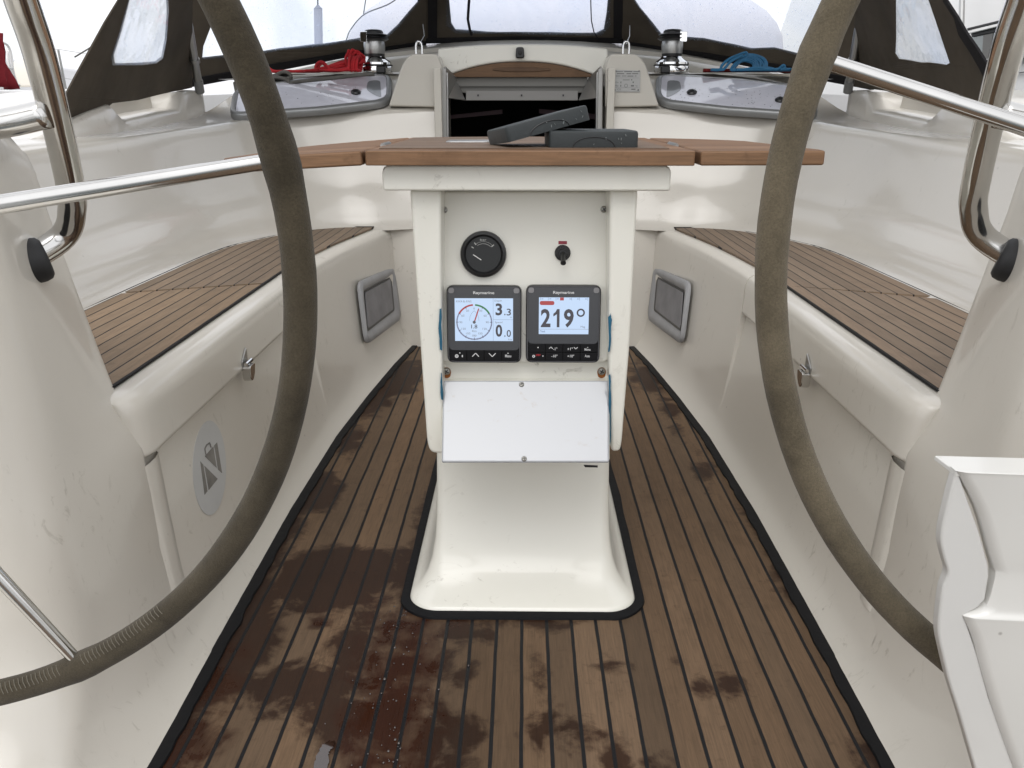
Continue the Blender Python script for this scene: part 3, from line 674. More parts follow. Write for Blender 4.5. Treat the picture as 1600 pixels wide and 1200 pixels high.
# ---- multifunction displays
def display(px0, py0, px1, py1, label):
    LF = .0145; a = pan(px0, py0, LF); b = pan(px1, py0, LF); c = pan((px0 + px1) / 2, py1, LF); wd = (b - a).length; a_mid = pan((px0 + px1) / 2, py0, LF); ht = (c - a_mid).length
    o_ = a - NP * LF; sx, sy = wd / 110, ht / 115
    t = empty('instrument_display', o_ + UX * wd / 2 + DV * ht / 2, label, 'display', 'displays on the pedestal')
    def q(u, v, l=0): return o_ + UX * (u * sx) + DV * (v * sy) + NP * l
    def rq(u0, v0, u1, v1, l, r): return rnd([q(u0, v0, l), q(u1, v0, l), q(u1, v1, l), q(u0, v1, l)], r, 5)
    rows = [rq(.6, .6, 109.4, 114.4, 0, .009), rq(.0, .0, 110, 115, .003, .010), rq(0, 0, 110, 115, .0115, .010), rq(.8, .8, 109.2, 114.2, .0145, .009), rq(2.0, 2.0, 108, 113, .0150, .008)]
    finish('case', grid(rows, True, True, True), M['bezel'], t, ang=40)
    rows = [rq(1.5, 1.5, 108.5, 113.5, .0146, .009), rq(1.7, 1.7, 108.3, 113.3, .0158, .009), rq(2.9, 2.9, 107.1, 112.1, .0158, .008), rq(3.0, 3.0, 107, 112, .0150, .008)]
    finish('edge_ring', grid(rows, True), M['rim'], t, ang=40)
    return t, q, rq, sx, sy
mi = {k: simple('screen_' + k, c, .6) for k, c in (('white', (.75, .75, .75)),)}
EM = {'bg': emit('screen_lit', (.55, .70, .93), .98), 'ink': emit('screen_ink', (.045, .04, .05), .9), 'ink2': emit('screen_ink_light', (.20, .20, .24), .9), 'red': emit('screen_red', (.42, .045, .045), .9), 'green': emit('screen_green', (.03, .20, .06), .9), 'wht': emit('screen_white', (.9, .95, 1), .9), 'line': emit('screen_line', (.30, .38, .52), .9), 'blue': emit('screen_blue', (.08, .12, .25), .9)}
M['legend'] = simple('legend_white', (.62, .62, .62), .5); M['legr'] = simple('legend_red', (.5, .02, .03), .5)
def rect_bm(q, u0, v0, u1, v1, l, bm): return prism_bm([q(u0, v0, l), q(u1, v0, l), q(u1, v1, l), q(u0, v1, l)], NP * .0001, bm)
def strokes(q, segs, w, l, bm):
    for (u0, v0), (u1, v1) in segs:
        a, b = q(u0, v0, l), q(u1, v1, l); d = (b - a).normalized(); e = d.cross(NP) * w / 2
        prism_bm([a + e, b + e, b - e, a - e], NP * .0001, bm)
def disp_common(px0, py0, px1, py1, label, sc_, rows_):
    t, q, rq, sx, sy = display(px0, py0, px1, py1, label)
    vb = 95.5 if rows_ == 1 else 86
    finish('front_glass', prism_bm(rq(3.2, 3.2, 106.8, vb, .0150, .007), NP * .0004), M['glass_b'], t, smooth=False)
    for cx0, cx1 in ((3.4, 11.5), (98.5, 106.6)):
        cpt = rnd([q(cx0, 3.4, .0155), q(cx1, 3.4, .0155), q(cx1, 11, .0155), q(cx0, 11, .0155)], .003, 4)
        finish('corner_plug', prism_bm(cpt, NP * .0006), M['grille'], t, smooth=False)
    n = 4
    for r_ in range(rows_):
        for k in range(n):
            u0 = 3.2 + k * 25.9; v0 = vb + .6 + r_ * (111.6 - vb) / rows_; v1 = vb + (r_ + 1) * (111.6 - vb) / rows_ - .2
            finish('button', prism_bm(rq(u0 + .3, v0, u0 + 25.6, v1, .0150, .0015), NP * .0014), M['btn'], t, bevel=.0005)
    s_ = finish('screen', prism_bm([q(*p, .0155) for p in ((sc_[0], sc_[1]), (sc_[2], sc_[1]), (sc_[2], sc_[3]), (sc_[0], sc_[3]))], NP * .0002), EM['bg'], t, smooth=False)
    bm = text_bm('Raymarine', q(0, 0), UX, DV, 39.5 * sx, 8.3 * sy, 70.3 * sx, 13.6 * sy, NP, .0156, .02)
    finish('brand_lettering', bm, M['legend'], t, smooth=False)
    def T_(body, u0, v0, u1, v1, bm=None, bold=0): return text_bm(body, q(0, 0), UX, DV, u0 * sx, v0 * sy, u1 * sx, v1 * sy, NP, .0159, bold, bm)
    return t, q, rq, sx, sy, s_, T_
# left unit
t, q, rq, sx, sy, scr, T_ = disp_common(697, 446, 815, 567, 'left black display showing the wind dial, depth 3.3 and speed 0.0', (12.2, 18.5, 97.6, 81.6), 1)
cx, cy, rad = 40.7, 53.6, 26.4
def arc(a0, a1, r0, r1, seg, bm):
    rows = [[q(cx + r0_ * math.sin(R(lerp(a0, a1, k / seg))), cy - r0_ * math.cos(R(lerp(a0, a1, k / seg))), .0159) for r0_ in (r0, r1)] for k in range(seg + 1)]; return grid(rows, bm=bm)
bm = arc(60, 300, rad - 1.9, rad, 60, None); finish('dial_ring', bm, emit('ring_grey', (.22, .24, .36), .9), scr, smooth=False)
bm = arc(-60, -4, rad - 2.3, rad + .2, 24, None); finish('port_arc', bm, EM['red'], scr, smooth=False)
bm = arc(3, 60, rad - 2.3, rad + .2, 24, None); finish('starboard_arc', bm, EM['green'], scr, smooth=False)
bm = bmesh.new(); rr = lambda a, r_: (cx + r_ * math.sin(R(a)), cy - r_ * math.cos(R(a)))
strokes(q, [(rr(a, rad - 3.6), rr(a, rad + .2)) for a in range(0, 360, 30) if a], .0007 * sx / .001, .0161, bm)
strokes(q, [(rr(a, rad - 1.7), rr(a, rad)) for a in range(60, 301, 10)], .0004, .0161, bm)
T_('3', 72, 25.8, 81.8, 43.6, bm, .03); T_('.', 84.8, 41, 86.6, 43.4, bm); T_('3', 88.3, 33.5, 94.6, 43.6, bm, .01)
T_('0', 72, 57, 81.8, 75.4, bm, .03); T_('.', 84.8, 73, 86.6, 75.3, bm); T_('0', 88.3, 65, 94.6, 75.4, bm, .01)
T_('1.8', 36.2, 57.2, 45.2, 63.0, bm, .01)
finish('digits', bm, EM['ink'], scr, smooth=False)
bm = bmesh.new()
for body, u, v, h, wd in (('AWA & AWS', 25.4, 23.1, 3.2, 23), ('Depth', 76, 22.3, 3.6, 10.5), ('Speed', 76.5, 54.1, 3.4, 11), ('m', 94.6, 46.6, 1.8, 2.6), ('kts', 93.4, 79, 2.6, 5.4), ('Kts', 40.7, 66.8, 3.2, 6.4), ('0', 40.7, 33.5, 3, 2.2), ('30', 31, 36.8, 3, 4.4), ('30', 50.2, 36.8, 3, 4.4), ('60', 24.2, 44, 3, 4.4), ('60', 56.8, 44, 3, 4.4), ('90', 21, 53.8, 3, 4.4), ('90', 59.8, 53.8, 3, 4.4), ('120', 25, 63.5, 3, 6.2), ('120', 56, 63.5, 3, 6.2), ('150', 31.6, 70.4, 3, 6.2), ('150', 49.6, 70.4, 3, 6.2), ('180', 40.7, 73.6, 3, 6.2)):
    T_(body, u - wd / 2, v - h / 2, u + wd / 2, v + h / 2, bm)
finish('legends', bm, EM['ink2'], scr, smooth=False)
bm = bmesh.new(); rect_bm(q, 68.3, 18.6, 68.8, 81.5, .0158, bm); rect_bm(q, 68.8, 49.5, 97.5, 50, .0158, bm)
strokes(q, [((cx - 7, cy - 2), (cx - 6, cy - 9)), ((cx - 6, cy - 9), (cx - 3, cy - 14)), ((cx - 3, cy - 14), (cx, cy - 17)), ((cx, cy - 17), (cx + 3, cy - 14)), ((cx + 3, cy - 14), (cx + 6, cy - 9)), ((cx + 6, cy - 9), (cx + 7, cy - 2))], .0005, .0158, bm)
finish('divider_lines', bm, EM['line'], scr, smooth=False)
bm = prism_bm([q(cx - 1.0, cy + .3, .0162), q(cx + .9, cy + .6, .0162), q(cx + 7.2, cy - 18.5, .0162), q(cx + 6.8, cy - 21, .0162), q(cx + 5.4, cy - 18.9, .0162)], NP * .0002)
finish('pointer', bm, EM['red'], scr, smooth=False)
bm = prism_bm([q(cx + 2.3 * math.cos(a), cy + 2.3 * math.sin(a), .0163) for a in [k * math.pi / 8 for k in range(16)]], NP * .0003); finish('pointer_hub', bm, emit('hub_grey', (.09, .09, .10), .9), scr, smooth=False)
bm = bmesh.new(); tp = lambda body, u0, v0, u1, v1, bm_, b=.01: text_bm(body, q(0, 0), UX, DV, u0 * sx, v0 * sy, u1 * sx, v1 * sy, NP, .0166, b, bm_)
strokes(q, [((37.3, 105), (42.3, 99.8)), ((42.3, 99.8), (47.3, 105)), ((62, 99.8), (67, 105)), ((67, 105), (72, 99.8))], .0011, .0165, bm)
tp('Menu', 86, 101.5, 95, 106, bm); arcp = lambda u, v, r_, bm_: prism_bm([q(u + r_ * math.cos(k * math.pi / 6), v + r_ * math.sin(k * math.pi / 6), .0165) for k in range(12)], NP * .0001, bm_)
arcp(19, 99.6, .9, bm); arcp(90.3, 99.8, .9, bm); ring_bm(q(14.3, 104.3, .0166), UX, DV, .0014, .0026, NP, 0, bm=bm); arcp(14.3, 104.3, .9, bm); ring_bm(q(23.5, 104.3, .0166), UX, DV, .0004, .0018, NP, 0, 180, 360, 12, bm=bm)
finish('button_legends', bm, M['legend'], t, smooth=False)
# right unit
t, q, rq, sx, sy, scr, T_ = disp_common(822, 445.5, 940, 567, 'right black display showing the heading 219 degrees above two rows of keys', (19, 17.6, 92.2, 71.6), 2)
bm = T_('2', 21.9, 34.4, 36.2, 61.4, None, .03); T_('9', 55.6, 34.4, 70.2, 61.9, bm, .03); prism_bm([q(*p_, .0159) for p_ in ((45.6, 34.6), (49.4, 34.6), (49.4, 61.4), (45.4, 61.4), (45.4, 42.2), (40.2, 45.6), (40.2, 41.6), (43.6, 38.6))], NP * .0001, bm); ring_bm(q(80.4, 39.9, .0160), UX, DV, .0036, .0059, NP, 0, bm=bm); strokes(q, [], .001, .016, bm)
finish('digits', bm, EM['ink'], scr, smooth=False)
bm = bmesh.new()
for k, u in enumerate((21, 32.3, 43.6, 66.5, 78, 90)): rect_bm(q, u, 17.8, u + .4, 22, .0158, bm)
for u, s_ in ((23.8, '60'), (35.4, '30'), (46.5, '30'), (64.8, '30'), (76, '60'), (87.6, '30')): T_(s_, u - 1.4, 18.8, u + 1.4, 20.6, bm)
finish('heading_scale', bm, EM['blue'], scr, smooth=False)
finish('track_legend', T_('Track', 21.2, 66, 28.6, 69, None, .01), EM['blue'], scr, smooth=False)
finish('unit_legend', T_('Mag', 80.6, 59, 87.2, 63, None), EM['ink2'], scr, smooth=False); bm = bmesh.new(); rect_bm(q, 19.1, 64, 92, 64.4, .0158, bm); finish('divider_line', bm, EM['ink2'], scr, smooth=False)
bm = prism_bm(rq(20.2, 22.8, 41.5, 28.8, .0158, .0029), NP * .0002); rect_bm(q, 49.7, 17.7, 55.3, 22, .0159, bm); finish('warning_bar', bm, EM['red'], scr, smooth=False)
bm = bmesh.new(); tp = lambda body, u0, v0, u1, v1, bm_, b=.01: text_bm(body, q(0, 0), UX, DV, u0 * sx, v0 * sy, u1 * sx, v1 * sy, NP, .0166, b, bm_)
arcp(18.2, 91.5, .9, bm); arcp(91.6, 91.2, .7, bm); strokes(q, [((34.5, 93.2), (37.2, 90.6)), ((37.2, 90.6), (40, 93.2)), ((71.2, 90.8), (74.0, 93.6)), ((74, 93.6), (76.8, 90.8))], .0009, .0165, bm)
tp('-1°', 40.6, 91.2, 46.6, 95.6, bm); tp('+1°', 61.5, 91.2, 69.6, 95.6, bm); tp('Menu', 87, 92.2, 95.6, 96, bm); tp('-10°', 38.2, 102, 47, 106.2, bm); tp('+10°', 61.7, 102, 71.8, 106.2, bm); tp('Auto', 87.6, 102, 95, 105.8, bm)
ring_bm(q(11.8, 104.6, .0166), UX, DV, .0009, .0020, NP, 0, bm=bm); arcp(25.5, 104.2, .9, bm); finish('button_legends', bm, M['legend'], t, smooth=False)
finish('standby_legend', tp('STBY', 15, 101.5, 22.2, 104.2, None), M['legr'], t, smooth=False)

# ================================================================= TABLE
t = empty('cockpit_table', (0, 1.3, .707), 'teak drop-leaf cockpit table with rounded leaf ends on top of the pedestal', 'table')
ZT = .7265; YT = 1.078
def leaf(name, pts, mat, z0=.7085, z1=ZT, tilt=None, par=t):
    P = [V((x, y, z0)) for x, y in pts]; e = V((0, 0, z1 - z0)); bm = prism_bm(P, e)
    if tilt: bmesh.ops.rotate(bm, verts=bm.verts, cent=V((tilt[0], 0, z1)), matrix=Matrix.Rotation(tilt[1], 3, 'Y'))
    return finish(name, bm, mat, par, bevel=.003)
xl, xr = at(569, 240, Y=YT).x, at(1088, 240, Y=YT).x
YB = 1.60
def back(x): return YT + .06 + (YB - YT - .06) * math.sqrt(max(0, 1 - (x / .40) ** 2)) ** .8 if abs(x) < .40 else YT + .05
n = 14
cb = [(xl, YT), (xr, YT)] + [(lerp(xr, xl, k / n), back(lerp(xr, xl, k / n))) for k in range(n + 1)]
leaf('centre_board', rnd([(x, y, 0) for x, y in cb], [.006, .006] + [0] * (n + 1), 3) and [(p.x, p.y) for p in rnd([(x, y, 0) for x, y in cb], [.006, .006] + [0] * (n + 1), 3)], M['wood'])
for s, xa, xb, tl_ in ((-1, xl - .004, -.385, R(-3.2)), (1, xr + .006, .378, R(-.3))):
    wl = [(xa, YT + .001)] + [(lerp(xa, xb, k / 6), YT + .001) for k in range(1, 7)] + [(xb + s * .004, YT + .03), (xb, YT + .06)] + [(lerp(xb, xa, k / n), back(lerp(xb, xa, k / n))) for k in range(2, n + 1)]
    if s < 0: wl = [(xa, YT + .001), (-.33, YT + .001), (-.375, YT - .004), (-.389, YT + .02), (-.385, YT + .06)] + [(lerp(xb, xa, k / n), back(lerp(xb, xa, k / n))) for k in range(2, n + 1)]
    leaf('drop_leaf', wl, M['wood'], tilt=(xa, tl_) if s > 0 else (xa, tl_))
# laid planks on the top, seams showing
tp_ = [(lerp(-.19, .19, k / 20)) for k in range(21)]
lay = [(x, YT + .045) for x in (-.19, .19)] + [(x, back(x) - .05) for x in reversed(tp_)]
finish('inlay_planks', prism_bm([V((x, y, ZT + .0003)) for x, y in lay], (0, 0, .0012)), M['woodp'], t, smooth=False)
p_ = at(735, 222, Z=ZT); finish('flush_handle', prism_bm(rnd([p_ + V((-.035, -.05, 0)), p_ + V((.035, -.05, 0)), p_ + V((.035, .02, 0)), p_ + V((-.035, .02, 0))], .01, 4), (0, 0, .003)), M['steel_b'], t, bevel=.001)
for x, y in ((xl - .001, YT + .15), (xr + .001, YT + .15)): finish('hinge', tube_bm([(x, y, ZT), (x, y + .06, ZT)], .0035, 8), M['steel_b'], t)
# instrument covers on the table
def sun_cover(label, c, rot, wd, ht, dp):
    t = empty('instrument_cover', c, label, 'cover', 'instrument covers on the table')
    Mx = rot; bm = bmesh.new()
    def L(u, v, l): return V(c) + Mx @ V((u, v, l))
    o_ = rnd([L(-wd / 2, -dp / 2, 0), L(wd / 2, -dp / 2, 0), L(wd / 2, dp / 2, 0), L(-wd / 2, dp / 2, 0)], .007, 4); up = Mx @ V((0, 0, 1)); cen_ = V(c)
    rows = [[cen_ + (p - cen_) * .93 + up * .003 for p in o_], [cen_ + (p - cen_) * .955 + up * .0 for p in o_], [p + up * .0 for p in o_], [p + up * (ht - .004) for p in o_], [cen_ + (p - cen_) * .985 + up * (ht - .001) for p in o_], [cen_ + (p - cen_) * .95 + up * ht for p in o_]]
    finish('shell', grid(rows, True, False, True), M['dgrey'], t, ang=40)
    bm = bmesh.new(); pr = []
    for k in range(13):
        a = math.pi * k / 12; pr.append(L(-.028 * math.cos(a) - .0, -dp / 2 - .0006, ht * .02 + ht * .62 * math.sin(a)))
    tube_bm(pr, .0007, 6, bm); finish('finger_notch', bm, M['black'], t)
    bm = bmesh.new()
    for k in range(8):
        u = random.uniform(-wd * .1, wd * .42); a = L(u, -dp / 2 - .0004, random.uniform(.15, .7) * ht); tube_bm([a, a + Mx @ V((random.uniform(-.002, .002), 0, random.uniform(.001, .004)))], random.uniform(.0003, .0008), 5, bm)
    finish('scratches', bm, simple('scratch', (.14, .155, .155), .7), t, smooth=False)
c1 = V((at(926, 228, Y=1.13).x, 1.19, ZT + .0018))
sun_cover('dark grey square plastic instrument cover lying flat on the teak table', c1, Matrix.Rotation(R(2), 3, 'Z'), .118, .021, .112)
c2 = V((at(841, 205, Y=1.19).x, 1.200, ZT + .0185))
sun_cover('dark grey square plastic instrument cover tilted up on its neighbour', c2, Matrix.Rotation(R(-14.5), 3, 'Y') @ Matrix.Rotation(R(16), 3, 'Z'), .118, .020, .112)

# ================================================================= WHEELS
def wheel(label, c, ps, th, spoke0, mat, stitches):
    c = V(c); n = V((math.sin(ps) * math.cos(th), math.cos(ps) * math.cos(th), math.sin(th))); u = V((1, 0, 0)).cross(n).normalized(); u = u if u.z > 0 else -u; a = u.cross(n).normalized(); a = a if a.x > 0 else -a
    t = empty('steering_wheel', c, label, 'steering wheel', 'twin steering wheels')
    d = lambda ang, r_: c + (a * math.cos(R(ang)) + u * math.sin(R(ang))) * r_
    N = 180; rad = []
    for k in range(N):
        ang = k * 360 / N; b = min(abs((ang - spoke0 - 72 * j + 180) % 360 - 180) for j in range(5))
        rad.append(.0128 * (1 + .05 * mnoise.noise(V((k * .3, c.x * 9, 0)))) + .0016 * math.exp(-(b / 2.2) ** 2))
    finish('rim', tube_bm([d(k * 360 / N, .45) for k in range(N)], rad, 24, closed=True), mat, t, ang=180)
    for j in range(5):
        an = spoke0 + 72 * j
        finish('spoke', tube_bm([d(an, .045) , d(an, .20), d(an, .445)], [.0085, .0074, .0056], 14), M['steel'], t)
    finish('hub', lathe_bm([(0, -.028), (.02, -.027), (.045, -.02), (.052, -.012), (.052, .012), (.045, .02), (0, .02)], c, n, 36), M['chrome'], t)
    finish('shaft', tube_bm([c + n * .015, c + n * .22], .018, 20), M['steel_b'], t)
    if stitches:
        bm = bmesh.new()
        for k in range(84):
            an = -100 + k * .62
            if any(abs((an - spoke0 - 72 * j + 180) % 360 - 180) < 1.6 for j in range(5)): continue
            dr = (c - d(an, .45)).normalized(); base = d(an, .45); nn = -n
            p = [base + (dr * math.cos(R(w_)) + nn * math.sin(R(w_))) * .0137 + (d(an + .28 * (w_ - 40) / 24, .45) - base) for w_ in (16, 40, 64)]
            tube_bm(p, .00035, 5, bm)
        finish('stitching', bm, simple('stitch_thread', (.15, .135, .105), .9), t)
    return t
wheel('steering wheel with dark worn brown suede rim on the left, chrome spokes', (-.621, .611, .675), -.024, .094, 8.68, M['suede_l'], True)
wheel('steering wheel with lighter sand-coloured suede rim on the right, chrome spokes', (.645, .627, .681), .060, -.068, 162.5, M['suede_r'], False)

from mathutils.bvhtree import BVHTree
def console_hit(px, py):
    for o in bpy.data.objects:
        if o.name.startswith('helm_console') and (o.location.x < 0) == (px < 819):
            me = o.data; b = BVHTree.FromPolygons([v.co + o.location for v in me.vertices], [list(p.vertices) for p in me.polygons])
            h = b.ray_cast(O, ray(px, py).normalized()); 
            if h[0]: return h[0], (h[1] if h[1].dot(ray(px, py)) < 0 else -h[1])
# ================================================================= HELM GRAB RAILS
for s, lab in ((-1, 'bent stainless steel grab rail on the left helm console'), (1, 'bent stainless steel grab rail on the right helm console')):
    m_ = (lambda x: x) if s < 0 else (lambda x: 1634 - x)
    t = empty('grab_rail', (s * .6, .98, .6), lab, 'grab rail', 'steel grab rails on the helm consoles')
    A, NA = console_hit(m_(56), 407); B = at(m_(98), 370, X=s * .575); C_ = at(m_(113), 325, X=s * .55); D = at(m_(108), 280, X=s * .535); E_ = at(m_(88), 190, X=s * .515); F_ = at(m_(60), 80, Y=.90); G = at(m_(33), 0, Y=.86); dirn = (G - F_)
    inward = V((s, -.35, -.12)).normalized()
    pts = [A + V((s * .03, .006, -.010)), B, C_, D, E_, F_, G, G + dirn * 1.0, G + dirn * 1.7 + V((s * .02, 0, 0)), G + dirn * 2.0 + V((s * .08, -.02, 0)), G + dirn * 2.0 + V((s * .3, -.03, -.0)), G + dirn * 1.8 + V((s * .36, -.04, 0)), V((s * .86, .84, .9)), V((s * .88, .86, .70))]
    finish('rail', tube_bm(cr(pts, 8), .0158, 20), M['steel'], t, ang=180)
    J = at(m_(75), 178, X=s * .512)
    finish('branch', tube_bm(cr([J, J + V((s * .06, -.01, -.012)), J + V((s * .2, -.03, -.03)), J + V((s * .33, -.03, -.08))], 6), .0150, 18), M['steel'], t, ang=180)
    di = (A - B).normalized()
    fa = (NA * 1.0 + di * -.5).normalized()
    finish('rubber_foot', lathe_bm([(.020, -.012), (.0262, -.010), (.0270, .002), (.0255, .009), (.0215, .0125), (.0150, .0125)], A, fa, 40), M['rubber'], t, ang=60)
# folded helm seat at right
t = empty('folded_helm_seat', (.62, .75, .1), 'white moulded helm seat flap folded up at the right edge beside the wheel', 'helm seat')
YS = .56; pf = lambda x, y: at(x, y, Y=YS)
cl = [(1494, 737), (1480, 790), (1470, 840), (1475, 872), (1481, 896), (1473, 920), (1468, 955), (1466, 990), (1474, 1030), (1484, 1070), (1500, 1120), (1526, 1210), (1545, 1270), (1610, 1270), (1592, 1210), (1570, 1150), (1546, 1090), (1530, 1030), (1507, 962), (1528, 950), (1540, 938), (1546, 900), (1545, 884), (1530, 830), (1512, 780), (1500, 745)]
P = [pf(*p_) for p_ in cl]
finish('end_panel', prism_bm([p + V((0, 0, 0)) for p in cr(P[:13], 3)[:-1] + P[12:]], (0, .010, 0)), gelcoat('seat_edge_white', (.57, .56, .535), .35, .6), t, bevel=.004)
face = [(1494, 735), (1502, 745), (1530, 800), (1550, 870), (1556, 892), (1552, 915), (1545, 938), (1535, 952), (1508, 960), (1508, 966), (1522, 1000), (1538, 1060), (1560, 1130), (1585, 1200), (1600, 1240)]
rows = []
for a in cr([pf(p_[0] - 1.5, p_[1]) for p_ in face], 4):
    a = a + V((0, -.001, 0)); rows.append([a + V((0, .010, 0)), a, a + V((.008, -.004, .0)), a + V((.10, -.012, .001)), a + V((.30, -.03, .001)), a + V((.55, -.05, .0))])
finish('seat_face', grid([[r_[j] for r_ in rows] for j in range(6)]), M['helmw'], t, ang=62)
tb = rnd([pf(1494, 737), pf(1494, 737) + V((.55, -.05, 0)), pf(1494, 737) + V((.55, .0, 0)), pf(1490, 737) + V((0, .03, 0))], 0)
finish('top_lip', prism_bm(tb, (0, 0, -.004)), M['helmw'], t, bevel=.001)
# ================================================================= COMPANIONWAY AND COACHROOF GEAR
for s in (-1, 1):
    m_ = (lambda x: x) if s < 0 else (lambda x: 1637 - x)
    y = 2.93
    pts = rnd([at(m_(607), 166, Y=y), at(m_(621), 122, Y=y), at(m_(630), 97, Y=y), at(m_(641), 84, Y=y), at(m_(683), 84, Y=y), at(m_(691), 104, Y=y), at(m_(691), 168, Y=y)], [0, .03, .03, .02, .01, .01, 0], 5)
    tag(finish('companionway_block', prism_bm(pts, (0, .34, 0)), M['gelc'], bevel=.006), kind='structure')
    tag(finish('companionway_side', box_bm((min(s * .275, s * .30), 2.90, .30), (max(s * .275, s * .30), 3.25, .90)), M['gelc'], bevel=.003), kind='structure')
# companionway hatch as one thing
def mid(x): return x
CW = empty('companionway_hatch', (0, 3.0, .6), 'companionway opening with aluminium frame, dark cabin and mauve strips behind the table', 'companionway')
def quad(name, pl, y, th, mat, par, bevel=.001, r=0): return finish(name, prism_bm(rnd([at(a, b, Y=y) for a, b in pl], r) if r else [at(a, b, Y=y) for a, b in pl], (0, th, 0)), mat, par, bevel=bevel)
for pl in ([(690, 106), (697, 108), (698, 225), (691, 225)], [(942, 106), (935, 108), (933, 225), (941, 225)]): quad('frame_post', pl, 2.94, .03, M['alu'], CW, .002)
for pl in ([(696, 112), (700, 114), (701, 225), (698, 225)], [(935, 112), (932, 114), (931, 225), (934, 225)]): quad('washboard_track', pl, 2.955, .04, M['steel_b'], CW, .001)
# dark cabin: box open aft
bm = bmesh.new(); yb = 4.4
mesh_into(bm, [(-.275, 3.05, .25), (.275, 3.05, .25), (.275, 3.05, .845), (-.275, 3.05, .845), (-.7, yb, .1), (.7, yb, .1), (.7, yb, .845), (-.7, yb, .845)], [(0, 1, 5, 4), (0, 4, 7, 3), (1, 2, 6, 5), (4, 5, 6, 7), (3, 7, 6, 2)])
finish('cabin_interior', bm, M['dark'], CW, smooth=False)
for pl in ([(701, 180), (785, 171), (785, 178), (701, 186)], [(842, 170), (931, 178), (931, 187), (842, 177)]): quad('mauve_strip', pl, 3.6, .02, M['mauve'], CW)
quad('grab_bar', [(728, 142), (903, 142), (903, 157), (728, 157)], 3.02, .012, simple('bar_alu', (.22, .215, .205), .5, .2), CW, .0015)
for x in (747, 815, 880): quad('bolt', [(x - 1.2, 147.5), (x + 1.2, 147.5), (x + 1.2, 150.5), (x - 1.2, 150.5)], 3.017, .004, M['black'], CW, 0)
quad('hatch_garage', [(712, 118), (918, 118), (918, 145), (712, 145)], 3.06, .02, simple('garage_shade_grey', (.16, .155, .14), .5), CW, .002)  # grey lowered to carry the shade of the recess under the hatch
for s in (-1, 1):
    m_ = (lambda x: x) if s < 0 else (lambda x: 1634 - x)
    P = [at(m_(695), 104, Y=2.95), at(m_(713), 122, Y=3.06), at(m_(713), 150, Y=3.06), at(m_(729), 157, Y=3.02), at(m_(697), 153, Y=2.95)]
    bm = bmesh.new(); bm.faces.new([bm.verts.new(p) for p in P]); finish('slide_rail', bm, M['alu'], CW, solid=.006, smooth=False)
quad('hatch_top', [(692, 104), (940, 104), (912, 121), (715, 121)], 3.10, .05, M['dark'], CW, 0)
# sliding hatch lid: teak trimmed arc
up_ = [at(705 + k * 22 / 1.0, 0, Y=3.05).x for k in range(11)]
arc_t = lambda u: 117 - 20 * (1 - abs(2 * u - 1) ** 2.2)
pu = [at(lerp(704, 926, k / 24), arc_t(k / 24), Y=3.04) for k in range(25)]; pl_ = [at(lerp(926, 704, k / 6), 120.5, Y=3.04) for k in range(7)]
finish('hatch_trim', prism_bm(pu + pl_, (0, .03, 0)), M['wooda'], CW, bevel=.002)
hp = [at(lerp(770, 860, k / 10), 107 - 2.5 * math.sin(math.pi * k / 10), Y=3.036) for k in range(11)] + [at(lerp(860, 770, k / 10), 110 + 2.5 * math.sin(math.pi * k / 10), Y=3.036) for k in range(11)]
finish('finger_groove', prism_bm(hp, (0, .005, 0)), teak('groove_teak', (.09, .05, .028), seams=False, along='X'), CW, bevel=.002)
pu2 = [at(lerp(684, 950, k / 30), lerp(76, 69, 1 - abs(2 * k / 30 - 1) ** 2.3), Y=3.045) for k in range(31)]
lowr = [at(lerp(926, 704, k / 24), arc_t(1 - k / 24) - .6, Y=3.045) for k in range(25)]
P = pu2 + [at(950, 118, Y=3.045), at(940, 118, Y=3.045)] + lowr + [at(694, 118, Y=3.045), at(684, 118, Y=3.045)]
finish('hatch_beam', prism_bm(P, (0, .14, 0)), M['gelw2'] if 'gelw2' in M else M['gelw'], CW, bevel=.008, seg=4)
# latch on the beam, padeyes, builder's plate
p = at(812.5, 83, Y=3.043); t = empty('hatch_latch', p, 'small black rounded latch on the white hatch beam above the teak arc', 'latch')
finish('body', prism_bm(rnd([p + V((-.0155, 0, -.017)), p + V((.0155, 0, -.017)), p + V((.013, 0, .018)), p + V((-.013, 0, .018))], .008, 4), (0, -.022, 0)), M['black'], t, bevel=.004)
finish('button', lathe_bm([(.007, 0), (.006, .003), (0, .004)], p + V((0, -.022, 0)), (0, -1, 0), 16), M['rubber'], t)
for s, lab in ((-1, 'steel wire eye standing on the left companionway block'), (1, 'steel wire eye standing on the right companionway block, above the builder plate')):
    x = 655 if s < 0 else 978; b = at(x, 85, Y=2.99); t = empty('pad_eye', b, lab, 'pad eye', 'steel eyes on the companionway blocks')
    w_ = .010; hgt = .040
    pts = [b + V((-w_, 0, -.006)), b + V((-w_, 0, hgt * .6)), b + V((-w_ * .6, 0, hgt * .93)), b + V((0, 0, hgt)), b + V((w_ * .6, 0, hgt * .93)), b + V((w_, 0, hgt * .6)), b + V((w_, 0, -.006))]
    finish('bow', tube_bm(cr(pts, 4), .0034, 10), M['chrome'], t, ang=180)
    finish('base', prism_bm(rnd([b + V((-.018, -.01, -.008)), b + V((.018, -.01, -.008)), b + V((.018, .012, -.008)), b + V((-.018, .012, -.008))], .005, 3), (0, 0, .005)), M['steel'], t, bevel=.001)
    h0 = at(x + (5 if s < 0 else 1), 68, Y=3.0); h1 = at(661 if s < 0 else 984, 38 if s < 0 else 40, Y=3.35)
    tag(finish('wire_pin', tube_bm([b + V((.0, .01, hgt * .8)), h0.lerp(h1, .4) + V((.006, 0, 0)), h1], .0013, 6), M['steel_b'], t), None)
yp = 2.927; t = empty('builder_plate', at(980, 143, Y=yp), 'small grey metal data plate riveted to the right companionway block', 'sign')
